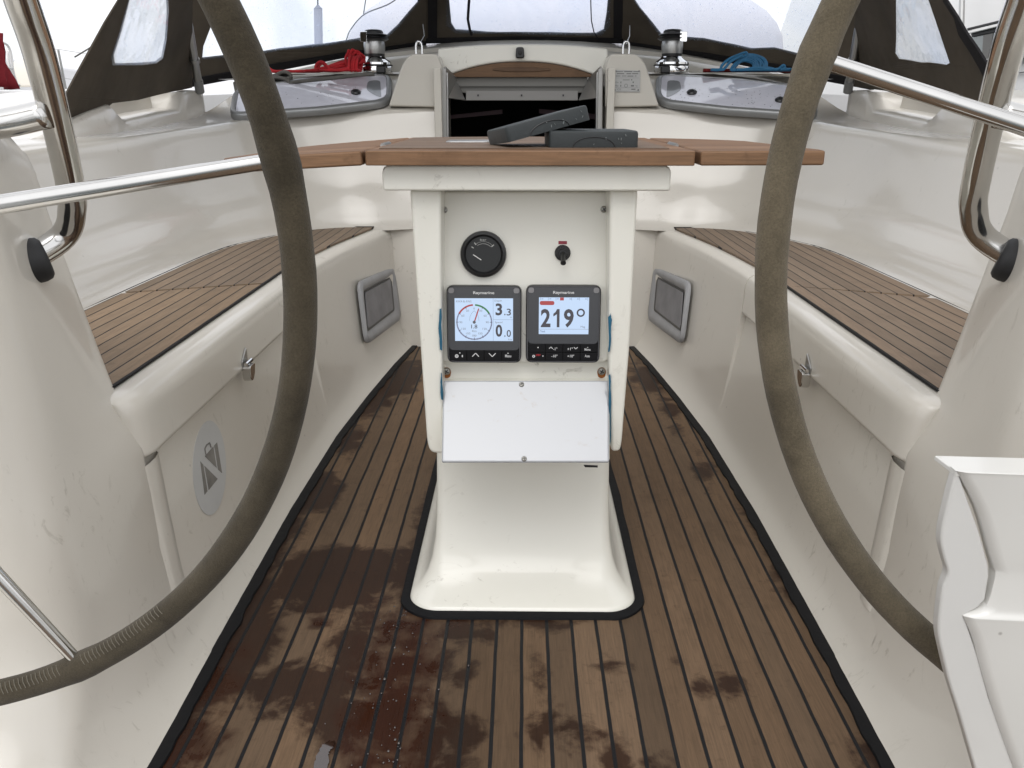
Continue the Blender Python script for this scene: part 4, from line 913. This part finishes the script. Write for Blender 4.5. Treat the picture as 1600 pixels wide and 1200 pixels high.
pc = [at(x, y, Y=yp) for x, y in ((960, 109), (1000.5, 110.5), (1000, 143.5), (959.5, 143))]
finish('plate', prism_bm(pc, (0, -.0012, 0)), M['plate'], t, smooth=False)
o_ = pc[0] + V((0, -.0016, 0)); pw = (pc[1] - pc[0]).length; ph = (pc[3] - pc[0]).length; nn = V((0, -1, 0)); DZ = V((0, 0, -1))
bm = bmesh.new(); tx = lambda b_, x0, y0, x1, y1: text_bm(b_, o_, UX, DZ, x0 * pw, y0 * ph, x1 * pw, y1 * ph, nn, 0, 0, bm)
tx('Max', .06, .54, .18, .61); tx('Max', .06, .69, .18, .77); tx('CE', .14, .86, .28, .94); tx('kg', .84, .70, .91, .78)
for (x0, y0, x1, y1) in ((.07, .07, .33, .10), (.38, .06, .69, .10), (.73, .07, .93, .10), (.10, .16, .38, .20), (.47, .16, .65, .20), (.69, .16, .92, .20), (.06, .27, .24, .30), (.29, .27, .47, .30), (.51, .27, .74, .31), (.79, .27, .86, .30), (.05, .37, .95, .378), (.34, .45, .60, .48), (.66, .43, .70, .49), (.25, .54, .285, .62), (.72, .54, .77, .61), (.25, .69, .285, .78), (.66, .70, .78, .77), (.05, .82, .95, .828), (.68, .87, .84, .92)):
    prism_bm([o_ + UX * x * pw + DZ * y * ph for x, y in ((x0, y0), (x1, y0), (x1, y1), (x0, y1))], nn * .0002, bm)
ring_bm(o_ + UX * .47 * pw + DZ * .73 * ph + nn * .0003, UX, DZ, .0045, .0058, nn, 0, bm=bm)
finish('engraving', bm, simple('engraving_grey', (.12, .12, .12), .6), t, smooth=False)
for u, v in ((.05, .06), (.95, .06), (.05, .93), (.95, .93)): finish('rivet', lathe_bm([(.0022, 0), (.0015, .0015), (0, .002)], o_ + UX * u * pw + DZ * v * ph, nn, 10), M['black'], t)

# ---- portlights beside the companionway
for s, lab in ((-1, 'long grey framed portlight below the red rope, left of the companionway'), (1, 'long grey framed portlight with dark droplets below the blue rope, right of the companionway')):
    m_ = (lambda x: x) if s < 0 else (lambda x: 1637 - x)
    A_, B_, C_ = V((s * .45, 2.955, .782)), V((s * .90, 2.80, .752)), V((s * .55, 3.165, .893))
    n_ = (B_ - A_).cross(C_ - A_).normalized(); n_ = n_ if n_.z > 0 else -n_; A_ = A_ + n_ * .006
    pp = lambda x, y, l=0: onp(m_(x), y, A_ + n_ * l, n_)
    out = rnd([pp(612, 118.5), pp(613, 163), pp(500, 176), pp(358, 186), pp(366, 141), pp(480, 126)], [.06, .07, 0, .05, .06, 0], 7)
    c_ = sum(out, V()) / len(out); t = empty('portlight', c_, lab, 'portlight', 'portlights beside the companionway'); n = len(out)
    def sc_in(d):     # inset polygon
        R_ = []
        for i, p in enumerate(out):
            tn = (out[(i + 1) % n] - out[i - 1]).normalized(); nn_ = tn.cross(n_); nn_ = nn_ if (c_ - p).dot(nn_) > 0 else -nn_; R_.append(p + nn_ * d)
        return R_
    lv = [(0, -.01), (0, .008), (.005, .013), (.016, .0145), (.018, .012), (.018, .0)]
    finish('frame', grid([[p + n_ * h for p in sc_in(d)] for d, h in lv], True), M['frame'], t, ang=50)
    finish('pane', prism_bm([p + n_ * .010 for p in sc_in(.0185)], n_ * .003), M['light_glass'], t, bevel=.001)
    finish('dark_patch', prism_bm(rnd([pp(575, 126, .0135), pp(594, 125, .0135), pp(596, 153, .0135), pp(584, 148, .0135), pp(572, 140, .0135)], .02, 4), n_ * .0003), simple('pane_dark_grey', (.20, .21, .22), .15, Coat_Weight=.7), t, smooth=False)  # darker grey patch at one end of the pane
    for x, y in (((556, 145),) if s < 0 else ((556, 145), (418, 157))):
        q_ = pp(x, y, .013); e = (pp(x + 8, y - .8, .013) - q_).normalized(); f_ = n_.cross(e)
        finish('catch', lathe_bm([(.017, 0), (.017, .004), (.013, .008), (.007, .009), (.006, .006), (0, .006)], q_, n_, 20), M['black'], t)
    # side trim line
    bm = bmesh.new(); rs = random.Random(3 + s)
    for k in range(70 if s > 0 else 25):
        x, y = rs.uniform(405, 590), rs.uniform(128, 168)
        yy = lerp(145, 128, (x - 405) / 185) + rs.random() * 28; q_ = pp(x, yy, .0132); r_ = rs.uniform(.0006, .0017)
        prism_bm([q_ + (V((1, 0, 0)).cross(n_).normalized() * math.sin(a) * r_ + V((1, 0, 0)) * math.cos(a) * r_ * rs.uniform(1, 1.6)) for a in [i * math.pi / 3 for i in range(6)]], n_ * .0004, bm)
    tag(finish('droplets', bm, simple('droplet_dark', (.10, .10, .11), .1), t, smooth=False), kind='stuff')

# ---- winches
def winch(c, label, flip):
    t = empty('winch', c, label, 'winch', 'winches on the coachroof'); c = V(c); Z = V((0, 0, 1))
    finish('base', lathe_bm([(.064, 0), (.066, .004), (.066, .022), (.064, .027), (.060, .028), (.060, .031), (.063, .033), (.062, .040), (.052, .046), (.040, .054), (.034, .062)], c, Z, 40), M['chrome'], t, ang=40)
    finish('base_ring', lathe_bm([(.0605, .028), (.0625, .0285), (.0625, .0315), (.0605, .032)], c, Z, 40), M['black'], t)
    finish('bolt_housing', box_bm((c.x + .030 * flip - .016, c.y - .072, c.z + .002), (c.x + .030 * flip + .016, c.y - .045, c.z + .026)), M['black'], t, bevel=.004)
    finish('drum', lathe_bm([(.033, .055), (.034, .062), (.037, .075), (.0385, .095), (.0375, .107), (.036, .112)], c, Z, 40), M['steel_b'], t, ang=60)
    finish('drum_band', lathe_bm([(.0335, .052), (.0355, .058), (.0358, .070), (.034, .072)], c, Z, 40), M['black'], t)
    finish('jaws', lathe_bm([(.038, .112), (.052, .118), (.053, .1205), (.042, .124), (.041, .127), (.051, .131), (.050, .134), (.036, .138)], c, Z, 40), M['black'], t, ang=30)
    finish('top_cap', lathe_bm([(.034, .137), (.034, .143), (.029, .149), (.018, .151), (.017, .148), (0, .148)], c, Z, 36), M['black'], t, ang=30)
    finish('feeder_arm', prism_bm(rnd([c + V((-.030 * flip - .012, -.048, .108)), c + V((-.030 * flip + .012, -.052, .106)), c + V((-.030 * flip + .013, -.044, .140)), c + V((-.030 * flip - .012, -.040, .140))], .004, 3), (0, .010, .003)), M['chrome'], t, bevel=.003)
    return t
wl = at(588, 113, Y=3.215); wr = at(1047, 111, Y=3.215)
winch((wl.x, 3.20, .889), 'chrome self-tailing winch with black top at the right end of the red rope', 1)
winch((wr.x, 3.20, .889), 'chrome self-tailing winch with black top, left of the coiled blue rope', -1)
# ---- ropes
def rope(name, label, pts_list, r, mat, cat='rope', n=10, group=None):
    bm = bmesh.new()
    for pts, closed in pts_list: tube_bm(cr(pts, 5) if not closed else closed_cr(pts, 5), r, n, bm, closed=closed)
    return tag(finish(name, bm, mat, ang=180), label, cat, group)
def closed_cr(pts, n):
    P = [V(p) for p in pts]; N = len(P); out = []
    for i in range(N):
        a, b, c, d = P[i - 1], P[i], P[(i + 1) % N], P[(i + 2) % N]
        for k in range(n):
            t = k / n; out.append(.5 * ((2 * b) + (c - a) * t + (2 * a - 5 * b + 4 * c - d) * t * t + (3 * b - a - 3 * c + d) * t ** 3))
    return out
DECK = .892
def hank(pix, wid, rs, yb, lift):     # long loops of a gasket coil along pixel path
    out = []
    for k in range(len(wid)):
        w_ = wid[k]; top = []; bot = []
        for i, (x, y) in enumerate(pix):
            u = i / (len(pix) - 1); e = math.sin(math.pi * min(1, max(0, u * .9 + .05))) ** .5
            Yc = yb + rs.uniform(-.012, .012) + (k % 3) * .014
            top.append(at(x + rs.uniform(-2, 2), y - w_ * e + rs.uniform(-1, 1), Y=Yc)); bot.append(at(x + rs.uniform(-2, 2), y + w_ * e * .5 + rs.uniform(-1, 1), Y=Yc - .03 * e))
        out.append(([p for p in top] + [p for p in reversed(bot)], True))
    return out
def clampz(L):
    for pts, _ in L:
        for p in pts: p.z = max(p.z, DECK + .004 + .002)
    return L
rs = random.Random(5)
L = hank([(482, 121), (505, 114), (530, 108), (550, 102), (566, 96)], [1.5, 4, 6, 8, 9, 5, 3, 10], rs, 3.10, 0)
L += [([at(x, y, Y=Y_) for x, y, Y_ in ((415, 100, 3.16), (425, 110, 3.15), (440, 113, 3.14), (470, 117, 3.12), (490, 119, 3.1), (520, 116, 3.1))], False), ([at(x, y, Y=3.15) for x, y in ((412, 104), (424, 112), (445, 116), (480, 119), (500, 120))], False), ([at(x, y, Y=3.17) for x, y in ((430, 112), (450, 111), (470, 115), (492, 118))], False)]
for k, (cx_, w_) in enumerate(((553, 7), (557, 9), (561, 8), (548, 6))):     # wrapped turns
    L.append(([at(cx_ + w_ * math.cos(a) * .5, 104 - k * .5 + 15 * math.sin(a) - (w_ * .35) * math.cos(a), Y=3.065 + .035 * math.cos(a + .6)) for a in [i * math.pi / 4 for i in range(8)]], True))
for k, (x0, x1, y1) in enumerate(((541, 549, 79), (546, 556, 78), (551, 563, 80), (556, 568, 84), (548, 566, 82))):   # the upstanding end loops
    L.append(([at(x0 + 2, 104, Y=3.09), at(x0 - 1, 92, Y=3.09), at(x0 + 3, y1 + 3, Y=3.1), at((x0 + x1) / 2, y1, Y=3.1), at(x1, y1 + 4, Y=3.11), at(x1 + 1, 92, Y=3.12), at(x1 - 9, 104, Y=3.12)], False))
L += [([at(x, y, Y=3.035) for x, y in ((496, 116), (493, 104), (499, 97), (506, 98), (513, 106), (519, 119))], False), ([at(x, y, Y=3.04) for x, y in ((500, 119), (497, 106), (503, 99), (510, 104), (516, 112), (521, 119))], False)]
L += [([at(x, y, Y=3.03) for x, y in ((505, 121), (530, 118), (543, 108), (546, 102))], False), ([at(x, y, Y=3.045) for x, y in ((512, 121), (545, 119), (556, 116))], False)]
rope('rope_coil', 'bright red rope in a bundled coil lying left of the left winch', clampz(L), .0047, M['red'])
L = []
for k in range(4): L.append(([at(430 + 2 * k + (17 - k * 2) * math.cos(a) + 8, 126 - k * 1.5 - 9 * math.sin(a) * (1 if math.sin(a) > 0 else .15), Y=3.05 - k * .012) for a in [i * math.pi / 6 for i in range(13)]], False))
for k in range(3): L.append(([at(418 + k * 4 + 22 * math.cos(a) + 4, 130 - 9 * math.sin(a) * (1 if math.sin(a) > 0 else .1), Y=3.02 - k * .012) for a in [i * math.pi / 6 for i in range(13)]], False))
L.append(([at(x, y, Y=2.99) for x, y in ((452, 131), (462, 128), (490, 125), (530, 121), (560, 117), (585, 116))], False))
def lift_(L):
    for pts, _ in L:
        for p in pts:
            zmin = interp([(2.9, .80), (3.13, .889), (3.3, .889)], p.y) + .012; p.z = max(p.z, zmin)
    return L
rope('rope_coil', 'dark grey rope coiled in front of the red rope beside the left wheel rim', lift_(L), .0065, M['greyr'])
L = []
rs = random.Random(11)
for k in range(7):
    rx, ry = 15 + k * 1.6, 13 + k * .9; cx_, cy_ = 1158 + k * 1.6, 108 - k * .7
    L.append(([at(cx_ + rx * math.cos(a) * (1.25 if math.cos(a) > 0 else .75) + rs.uniform(-1, 1) + 5 * math.sin(a), cy_ - ry * math.sin(a) * 1.0 + rs.uniform(-.7, .7), Y=3.09 + .05 * math.sin(a) + k * .008) for a in [i * math.pi / 5 for i in range(10)]], True))
L += [([at(x, y, Y=3.03) for x, y in ((1110, 119), (1124, 112), (1129, 101), (1140, 92), (1156, 85), (1165, 82), (1166, 86), (1158, 91), (1148, 100), (1142, 112), (1150, 121))], False),
      ([at(x, y, Y=3.02) for x, y in ((1112, 120), (1128, 116), (1133, 106), (1142, 96), (1155, 89), (1161, 87))], False)]
for k in range(7):
    L.append(([at(x + rs.uniform(-2, 2), y + rs.uniform(-2.5, 2.5), Y=3.02 + k * .012) for x, y in ((1150, 123), (1163, 113), (1180, 108), (1200, 108), (1216, 110), (1224, 107), (1232, 114), (1228, 120), (1210, 124), (1185, 126), (1165, 127))], True))
L += [([at(x, y, Y=3.0) for x, y in ((1208, 119), (1216, 108), (1224, 102), (1226, 106), (1221, 113), (1218, 121))], False), ([at(x, y, Y=3.0) for x, y in ((1222, 124), (1226, 116), (1234, 112), (1238, 118), (1232, 124))], False)]
rope('rope_coil', 'blue rope in a loose coil lying right of the right winch', lift_(clampz(L)), .0047, M['blue'])
L = []
for k in range(6): L.append(([at(x + rs.uniform(-3, 3), y + rs.uniform(-1.5, 1.5), Y=3.12 - k * .01) for x, y in ((1100, 117), (1106, 112), (1122, 112), (1150, 116), (1180, 122), (1236, 129), (1240, 133), (1200, 131), (1150, 126), (1112, 121))], True))
rope('rope_coil', 'dark red rope lying underneath the blue coil', lift_(clampz(L)), .0056, M['dred'])

# ================================================================= SPRAYHOOD
SH = empty('sprayhood', (0, 3.5, .9), 'dark brown canvas sprayhood with clear vinyl windows over the coachroof', 'sprayhood')
def wavy(pts, amp, step=.05, seed=0):
    out = []
    for i in range(len(pts)):
        a, b = pts[i], pts[(i + 1) % len(pts)]; n = max(1, int((b - a).length / step))
        for k in range(n):
            p = a.lerp(b, k / n); out.append(p + V((mnoise.noise(p * 9 + V((seed, 0, 0))), 0, mnoise.noise(p * 9 + V((0, seed + 5, 0))))) * amp)
    return out
def panel(name, outer, hole, p0, p1, p2, mat, th=.003, off=0, amp=.004, seed=0, bulge=.0):
    p0, p1, p2 = V(p0), V(p1), V(p2); n_ = (p1 - p0).cross(p2 - p0).normalized(); n_ = n_ if n_.y < 0 or (abs(n_.y) < .2 and n_.x * p0.x < 0) else -n_
    pr = lambda q: onp(q[0], q[1], p0 + n_ * off, n_)
    A = wavy([pr(q) for q in outer], amp * .4, .08, seed); loops = [A]
    if hole: loops.append(wavy([pr(q) for q in hole], amp, .05, seed + 1))
    tris = tessellate_polygon(loops); allp = [p for L in loops for p in L]; bm = bmesh.new(); vs = [bm.verts.new(p) for p in allp]
    for t_ in tris:
        try: bm.faces.new([vs[i] for i in t_])
        except ValueError: pass
    return finish(name, bm, mat, SH, smooth=False, solid=th)
def mirp(L): return [(1638 - x, y) for x, y in L]
TOPY = -330
PC = ((-.37, 3.60, 1.02), (.37, 3.60, 1.02), (0, 3.30, 1.5))
def PF(s): return ((s * .37, 3.60, 1.02), (s * 1.05, 3.40, .89), (s * .37, 3.30, 1.5))
def PS(s): return ((s * 1.12, 2.9, .84), (s * 1.12, 1.95, .69), (s * .98, 2.23, 1.03))
# centre
chole = [(702, TOPY + 20), (702, 0), (706, 36), (712, 46), (760, 49), (880, 51), (932, 52), (943, 46), (948, 20), (950, 0), (950, TOPY + 20)]
panel('front_canvas', [(662, TOPY), (662, 66), (720, 64), (815, 62), (920, 64), (975, 66), (975, TOPY)], chole, *PC, M['canvas'])
panel('front_window', [(697, TOPY), (697, 40), (712, 52), (940, 56), (954, 40), (954, TOPY)], None, *PC, M['vinyl'], .0008, .004)
for x in (676, 966): panel('zip', [(x - 9, TOPY), (x - 7, 66), (x + 7, 66), (x + 9, TOPY)], None, *PC, M['canvas_k'], .004, .006)
panel('bottom_binding', [(655, 60), (720, 59), (815, 57), (920, 59), (985, 60), (985, 68), (920, 67), (815, 66), (720, 67), (655, 68)], None, *PC, M['canvas_k'], .005, .008, .001)
for pts, r_ in (([(734, TOPY), (733, 0), (731, 30), (734, 46), (737, 55)], .0055), ([(923, TOPY), (923, 0), (924, 32), (928, 50), (935, 62)], .0022)):
    finish('strap', tube_bm([onp(x, y, V((0, 3.585, 1.02)), V((0, -.848, -.53))) for x, y in pts], r_, 6), M['canvas_k'], SH)
holeL = [(345, TOPY), (330, 40), (318, 72), (316, 90), (345, 87), (412, 80), (437, 75), (507, 68), (560, 60), (603, 56), (622, 38), (640, 18), (653, 3), (655, -40), (650, TOPY)]
holeR = [(988, TOPY), (986, -40), (992, 0), (1000, 12), (1035, 55), (1060, 57), (1100, 60), (1147, 69), (1175, 75), (1210, 73), (1247, 83), (1290, 90), (1300, 60), (1318, 20), (1330, TOPY)]
outL = [(262, TOPY), (270, 60), (275, 138), (300, 128), (420, 112), (540, 90), (600, 80), (666, 70), (668, TOPY)]
for s, hole in ((-1, holeL), (1, holeR)):
    f = (lambda L: L) if s < 0 else mirp
    panel('side_front_canvas', f(outL), hole, *PF(s), M['canvas'], seed=s * 3)
    cx_ = sum(p[0] for p in hole) / len(hole)
    big = [(cx_ + (x - cx_) * 1.012, y + (4 if y > 20 else 0)) for x, y in hole]
    panel('side_front_window', big, None, *PF(s), M['vinyl'], .0008, .005)
    panel('bottom_binding', f([(272, 128), (420, 101), (540, 82), (600, 74), (666, 64), (666, 71), (600, 80), (540, 90), (420, 113), (272, 141)]), None, *PF(s), M['canvas_k'], .005, .008, .002)
outS = {-1: [(205, TOPY), (185, 0), (163, 36), (140, 78), (118, 118), (100, 152), (78, 192), (54, 233), (75, 226), (105, 213), (140, 187), (175, 161), (215, 156), (250, 147), (300, 137), (300, 60), (300, TOPY)],
        1: [(1440, TOPY), (1480, 0), (1497, 26), (1512, 52), (1530, 78), (1545, 102), (1558, 126), (1570, 152), (1567, 172), (1560, 196), (1530, 188), (1480, 168), (1430, 156), (1385, 142), (1330, 134), (1335, 60), (1345, TOPY)]}
holeS = {-1: [(232, TOPY), (202, 0), (190, 45), (177, 86), (179, 99), (210, 99), (243, 96), (253, 88), (258, 60), (262, 20), (260, -20), (262, TOPY)], 1: [(1410, TOPY), (1400, -20), (1399, 15), (1399, 60), (1398, 84), (1404, 93), (1440, 98), (1478, 100), (1485, 97), (1474, 65), (1452, 0), (1420, TOPY)]}
for s in (-1, 1):
    panel('side_canvas', outS[s], holeS[s], *PS(s), M['canvas'], seed=s * 5)
    hole = holeS[s]; cx_ = sum(p[0] for p in hole) / len(hole)
    panel('side_window', [(cx_ + (x - cx_) * 1.06, y + (3 if y > 20 else 0)) for x, y in hole], None, *PS(s), M['vinyl'], .0008, -.004)
    ed = outS[s][:8]; inn_ = [(x + (-s) * (5 if i < 3 else 10 + i), y + 2) for i, (x, y) in enumerate(ed)]
    panel('edge_binding', ed + inn_[::-1], None, *PS(s), M['canvas_k'], .005, .006, .001)
# hood roof and fore corners
rows = []
for k in range(13):
    t_ = k / 12; x = lerp(-1.02, 1.02, t_); z = 1.56 - .26 * abs(2 * t_ - 1) ** 3
    rows.append([V((x * .96, 2.45, z)), V((x * .98, 2.9, z + .02)), V((x, 3.15, z - .02)), V((x * 1.0, 3.34, max(z, 1.45) - .12))])
finish('roof_canvas', grid(rows), M['canvas'], SH, solid=.004, ang=60)
for s in (-1, 1):
    m_ = (lambda x: x) if s < 0 else (lambda x: 1637 - x)
    a = at(m_(312), 141, X=s * 1.075); b = at(m_(288), 0, X=s * 1.03); b2 = b + (b - a) * 1.2
    tt = empty('hood_bow', a, 'steel hood bow tube standing behind the %s wheel rim' % ('left' if s < 0 else 'right'), 'tube', 'steel tubes carrying the sprayhood')
    finish('tube', tube_bm([a, b, b2], .0125, 16), M['steel_b'], tt)
    finish('foot', tube_bm([a - (b - a) * .02, a + (b - a) * .12], .0150, 14), M['frame'], tt)
    q_ = a.lerp(b, .93); finish('collar', tube_bm([q_ - (b - a) * .05, q_ + (b - a) * .05], .0155, 14), M['steel'], tt)
    q_ = a.lerp(b, .35); finish('clamp', tube_bm([q_ - (b - a) * .02, q_ + (b - a) * .02], .0165, 14), M['steel_b'], tt)

# ================================================================= BEYOND THE HOOD
# mast
t = empty('mast', (-.02, 5.4, 1.0), 'slim grey mast with a red cover strip seen through the centre hood window', 'mast')
finish('tube', tube_bm([(-.03, 5.4, .98), (-.03, 5.4, 9)], .045, 20), simple('mast_grey', (.42, .42, .44), .4, .3), t)
p0, p1 = at(808, 33, Y=5.33), at(807, -300, Y=5.33); finish('red_strip', tube_bm([p0, p1], .022, 8), simple('mast_red', (.35, .02, .05), .7), t)
# upturned pale tender on the foredeck
c_ = V((.22, 5.1, 1.02)); rows = []
for i in range(9):
    ph_ = (i / 8) * math.pi / 2; L = []
    for k in range(48):
        a = 2 * math.pi * k / 48; e = lambda v, p_: math.copysign(abs(v) ** p_, v)
        L.append(c_ + V((1.22 * e(math.cos(a), .6) * math.cos(ph_) ** .5, .5 * e(math.sin(a), .6) * math.cos(ph_) ** .5, .05 + .36 * math.sin(ph_))))
    rows.append(L)
t = empty('covered_tender', c_, 'pale upturned tender with a dark blue lower edge, seen through the hood windows', 'dinghy')
finish('hull', grid(rows, True, False, True), simple('tender_white', (.62, .62, .68), .4), t, ang=60)
finish('lower_band', grid([[c_ + V(((p - c_).x * q, (p - c_).y * q, z)) for p in rows[0]] for q, z in ((.98, -.05), (1.01, -.045), (1.012, .045), (.99, .055))], True), simple('band_blue', (.10, .115, .20), .5, var=.4), t)  # dark blue band around the lower edge
# post and rigging ahead
t = empty('deck_post', at(497, 70, Y=6), 'slim pale post with pointed cap seen through the left hood window', 'post')
finish('post', tube_bm([at(498, 78, Y=6), at(497, 14, Y=6)], .028, 12), simple('post_grey', (.38, .38, .44), .6), t); finish('cap', tube_bm([at(497, 14, Y=6), at(496.5, 8, Y=6)], [.03, .008], 12), simple('cap_grey', (.2, .2, .24), .6), t)
finish('line', tube_bm([at(496.5, 8, Y=6), at(495, -120, Y=6)], .006, 6), M['greyr'], t)
for pts, lab in (([(540, 66), (548, 46), (570, 22), (610, 5), (640, -20)], 'thin curved wire seen through the left hood window'), ([(568, 22), (572, -5), (576, -40)], 'short thin upright wire seen through the left hood window beside the curved wire')):
    tag(finish('rigging_wire', tube_bm(cr([at(x, y, Y=4.6) for x, y in pts], 6), .0035, 6), M['greyr']), lab, 'wire')

# ---- neighbour yacht at left
t = empty('moored_yacht', (-6.5, 9, -.85), 'white moored sailing yacht at the left with rails and a cream hatch cover', 'sailing boat')
X0 = -5.2
wx = lambda x, y, X=X0: at(x, y, X=X)
def slab(name, px, X, th, mat, par, bevel=.01): return finish(name, prism_bm([wx(x, y, X) for x, y in px], (th, 0, 0)), mat, par, bevel=bevel)
yy = [1, 3, 5, 8, 12, 16]; rows = [[V((X0 + .0 - w_, y, z)) for w_, z in ((.05, .86), (0, .83), (.02, .45), (.15, -.2), (.5, -.9))] for y in yy]
rows = [[V((p.x - max(0, (y - 12) * .15), p.y, p.z)) for p in r] for r, y in zip(rows, yy)]
finish('hull', grid(rows), M['bwhite'], t, ang=60)
finish('deck', grid([[V((X0 - .04, y, .86)), V((X0 - 2.6, y, .95))] for y in yy]), M['bwhite'], t)
finish('cabin_top', prism_bm(rnd([(X0 - .7, 7, .9), (X0 - .7, 13.5, .9), (X0 - .75, 13.0, 1.20), (X0 - .75, 9.4, 1.34), (X0 - .75, 7, 1.38)], [0, 0, .2, .2, 0]), (-1.2, 0, 0)), simple('cabin_white', (.66, .66, .67), .4), t, bevel=.05)
finish('hatch_cover', prism_bm(cr([wx(x, y, X0 - .2) for x, y in ((56, 136), (57, 110), (62, 95), (70, 92), (77, 98), (80, 115), (80, 136))], 4), (-.3, 0, 0)), M['cream'], t, bevel=.03)
finish('toe_rail', tube_bm([wx(-40, 146, X0 + .02), wx(100, 146, X0 + .02)], .03, 8), M['bwhite'], t)
finish('arch', tube_bm(cr([wx(x, y, X0) for x, y in ((50, 74), (60, 73), (70, 79), (80, 96), (86, 118), (88, 142))], 5), .022, 10), simple('arch_beige', (.36, .33, .28), .5, .3), t, ang=180)
finish('stanchion', tube_bm([wx(91, 78, X0), wx(104, 144, X0)], .013, 8), M['steel_b'], t)
for pts in ([(50, 73), (91, 77), (160, 88)], [(50, 116), (95, 121), (150, 131)]): finish('lifeline', tube_bm([wx(x, y, X0) for x, y in pts], .004, 5), M['steel_b'], t)
for pts in ([(-20, 66), (6, 67), (16, 80), (20, 110), (27, 134)], [(-20, 102), (20, 107)], [(12, 80), (14, 100), (22, 128), (30, 133)]): finish('pushpit_rail', tube_bm(cr([wx(x, y, X0 + .15) for x, y in pts], 5), .014, 8), M['bwhite'], t, ang=180)
finish('boathook', tube_bm([wx(117, 89, X0 + .5), wx(155, 66, X0 + .5)], .008, 6), M['greyr'], t)
fl = []
for k in range(12):
    u = k / 11; fl.append([wx(lerp(-30, lerp(0, 24, v_ / 6), u), lerp(50, 138, v_ / 6) + 2 * math.sin(u * 9), X0 + .25) + V((.05 * math.sin(u * 16 + v_ * .7), 0, 0)) for v_ in range(7)])
tag(finish('ensign', grid(fl), M['redflag'], solid=.004, ang=180), 'dark red cloth ensign hanging in folds at the left edge', 'flag')
# ---- motor yacht at right
t = empty('motor_yacht', (4, 7, -.85), 'white motor yacht at the right with a long tinted side window', 'motor boat')
X1 = 3.3; wr_ = lambda x, y, X=X1: at(x, y, X=X)
sl = lambda px, X: [wr_(x, y, X) for x, y in px]
rows = [[V((X1 + dx, y, z)) for dx, z in ((.9, 3.2), (.25, 2.2), (.06, 1.5), (.02, .9), (0, .4), (.1, -.2), (.5, -.95))] for y in (1, 3, 5, 7, 9, 12)]
finish('side', grid(rows), M['bwhite'], t, ang=60)
def trim(name, px, X, th, mat, bevel=.006): return finish(name, prism_bm([wr_(x, y, X) for x, y in px], (th, 0, 0)), mat, t, bevel=bevel)
trim('window', [(1517, 57), (1640, 31), (1640, 80), (1545, 96)], X1 - .03, .04, M['win'], .002)
for px in ([(1511, 48), (1640, 17), (1640, 22), (1513, 53)], [(1540, 92), (1640, 74), (1640, 79), (1543, 98)]): trim('chrome_trim', px, X1 - .07, .05, M['steel'])
for px in ([(1510, 44), (1640, 12), (1640, 17), (1511, 48)], [(1516, 53), (1640, 24), (1640, 32), (1518, 58)], [(1543, 98), (1640, 81), (1640, 85), (1545, 102)]): trim('rubber_strip', px, X1 - .045, .03, M['rubber'])
trim('window_bar', [(1536, 54), (1552, 50), (1546, 94), (1533, 96)], X1 - .034, .02, simple('bar_brown', (.07, .065, .055), .3))
finish('pole', tube_bm([wr_(1505, -60, X1 - .1), wr_(1502, 44, X1 - .1)], .02, 10), M['steel_b'], t)
trim('panel_seam', [(1552, 119), (1640, 106), (1640, 107), (1552, 120)], X1 - .012, .02, M['ink'], 0)
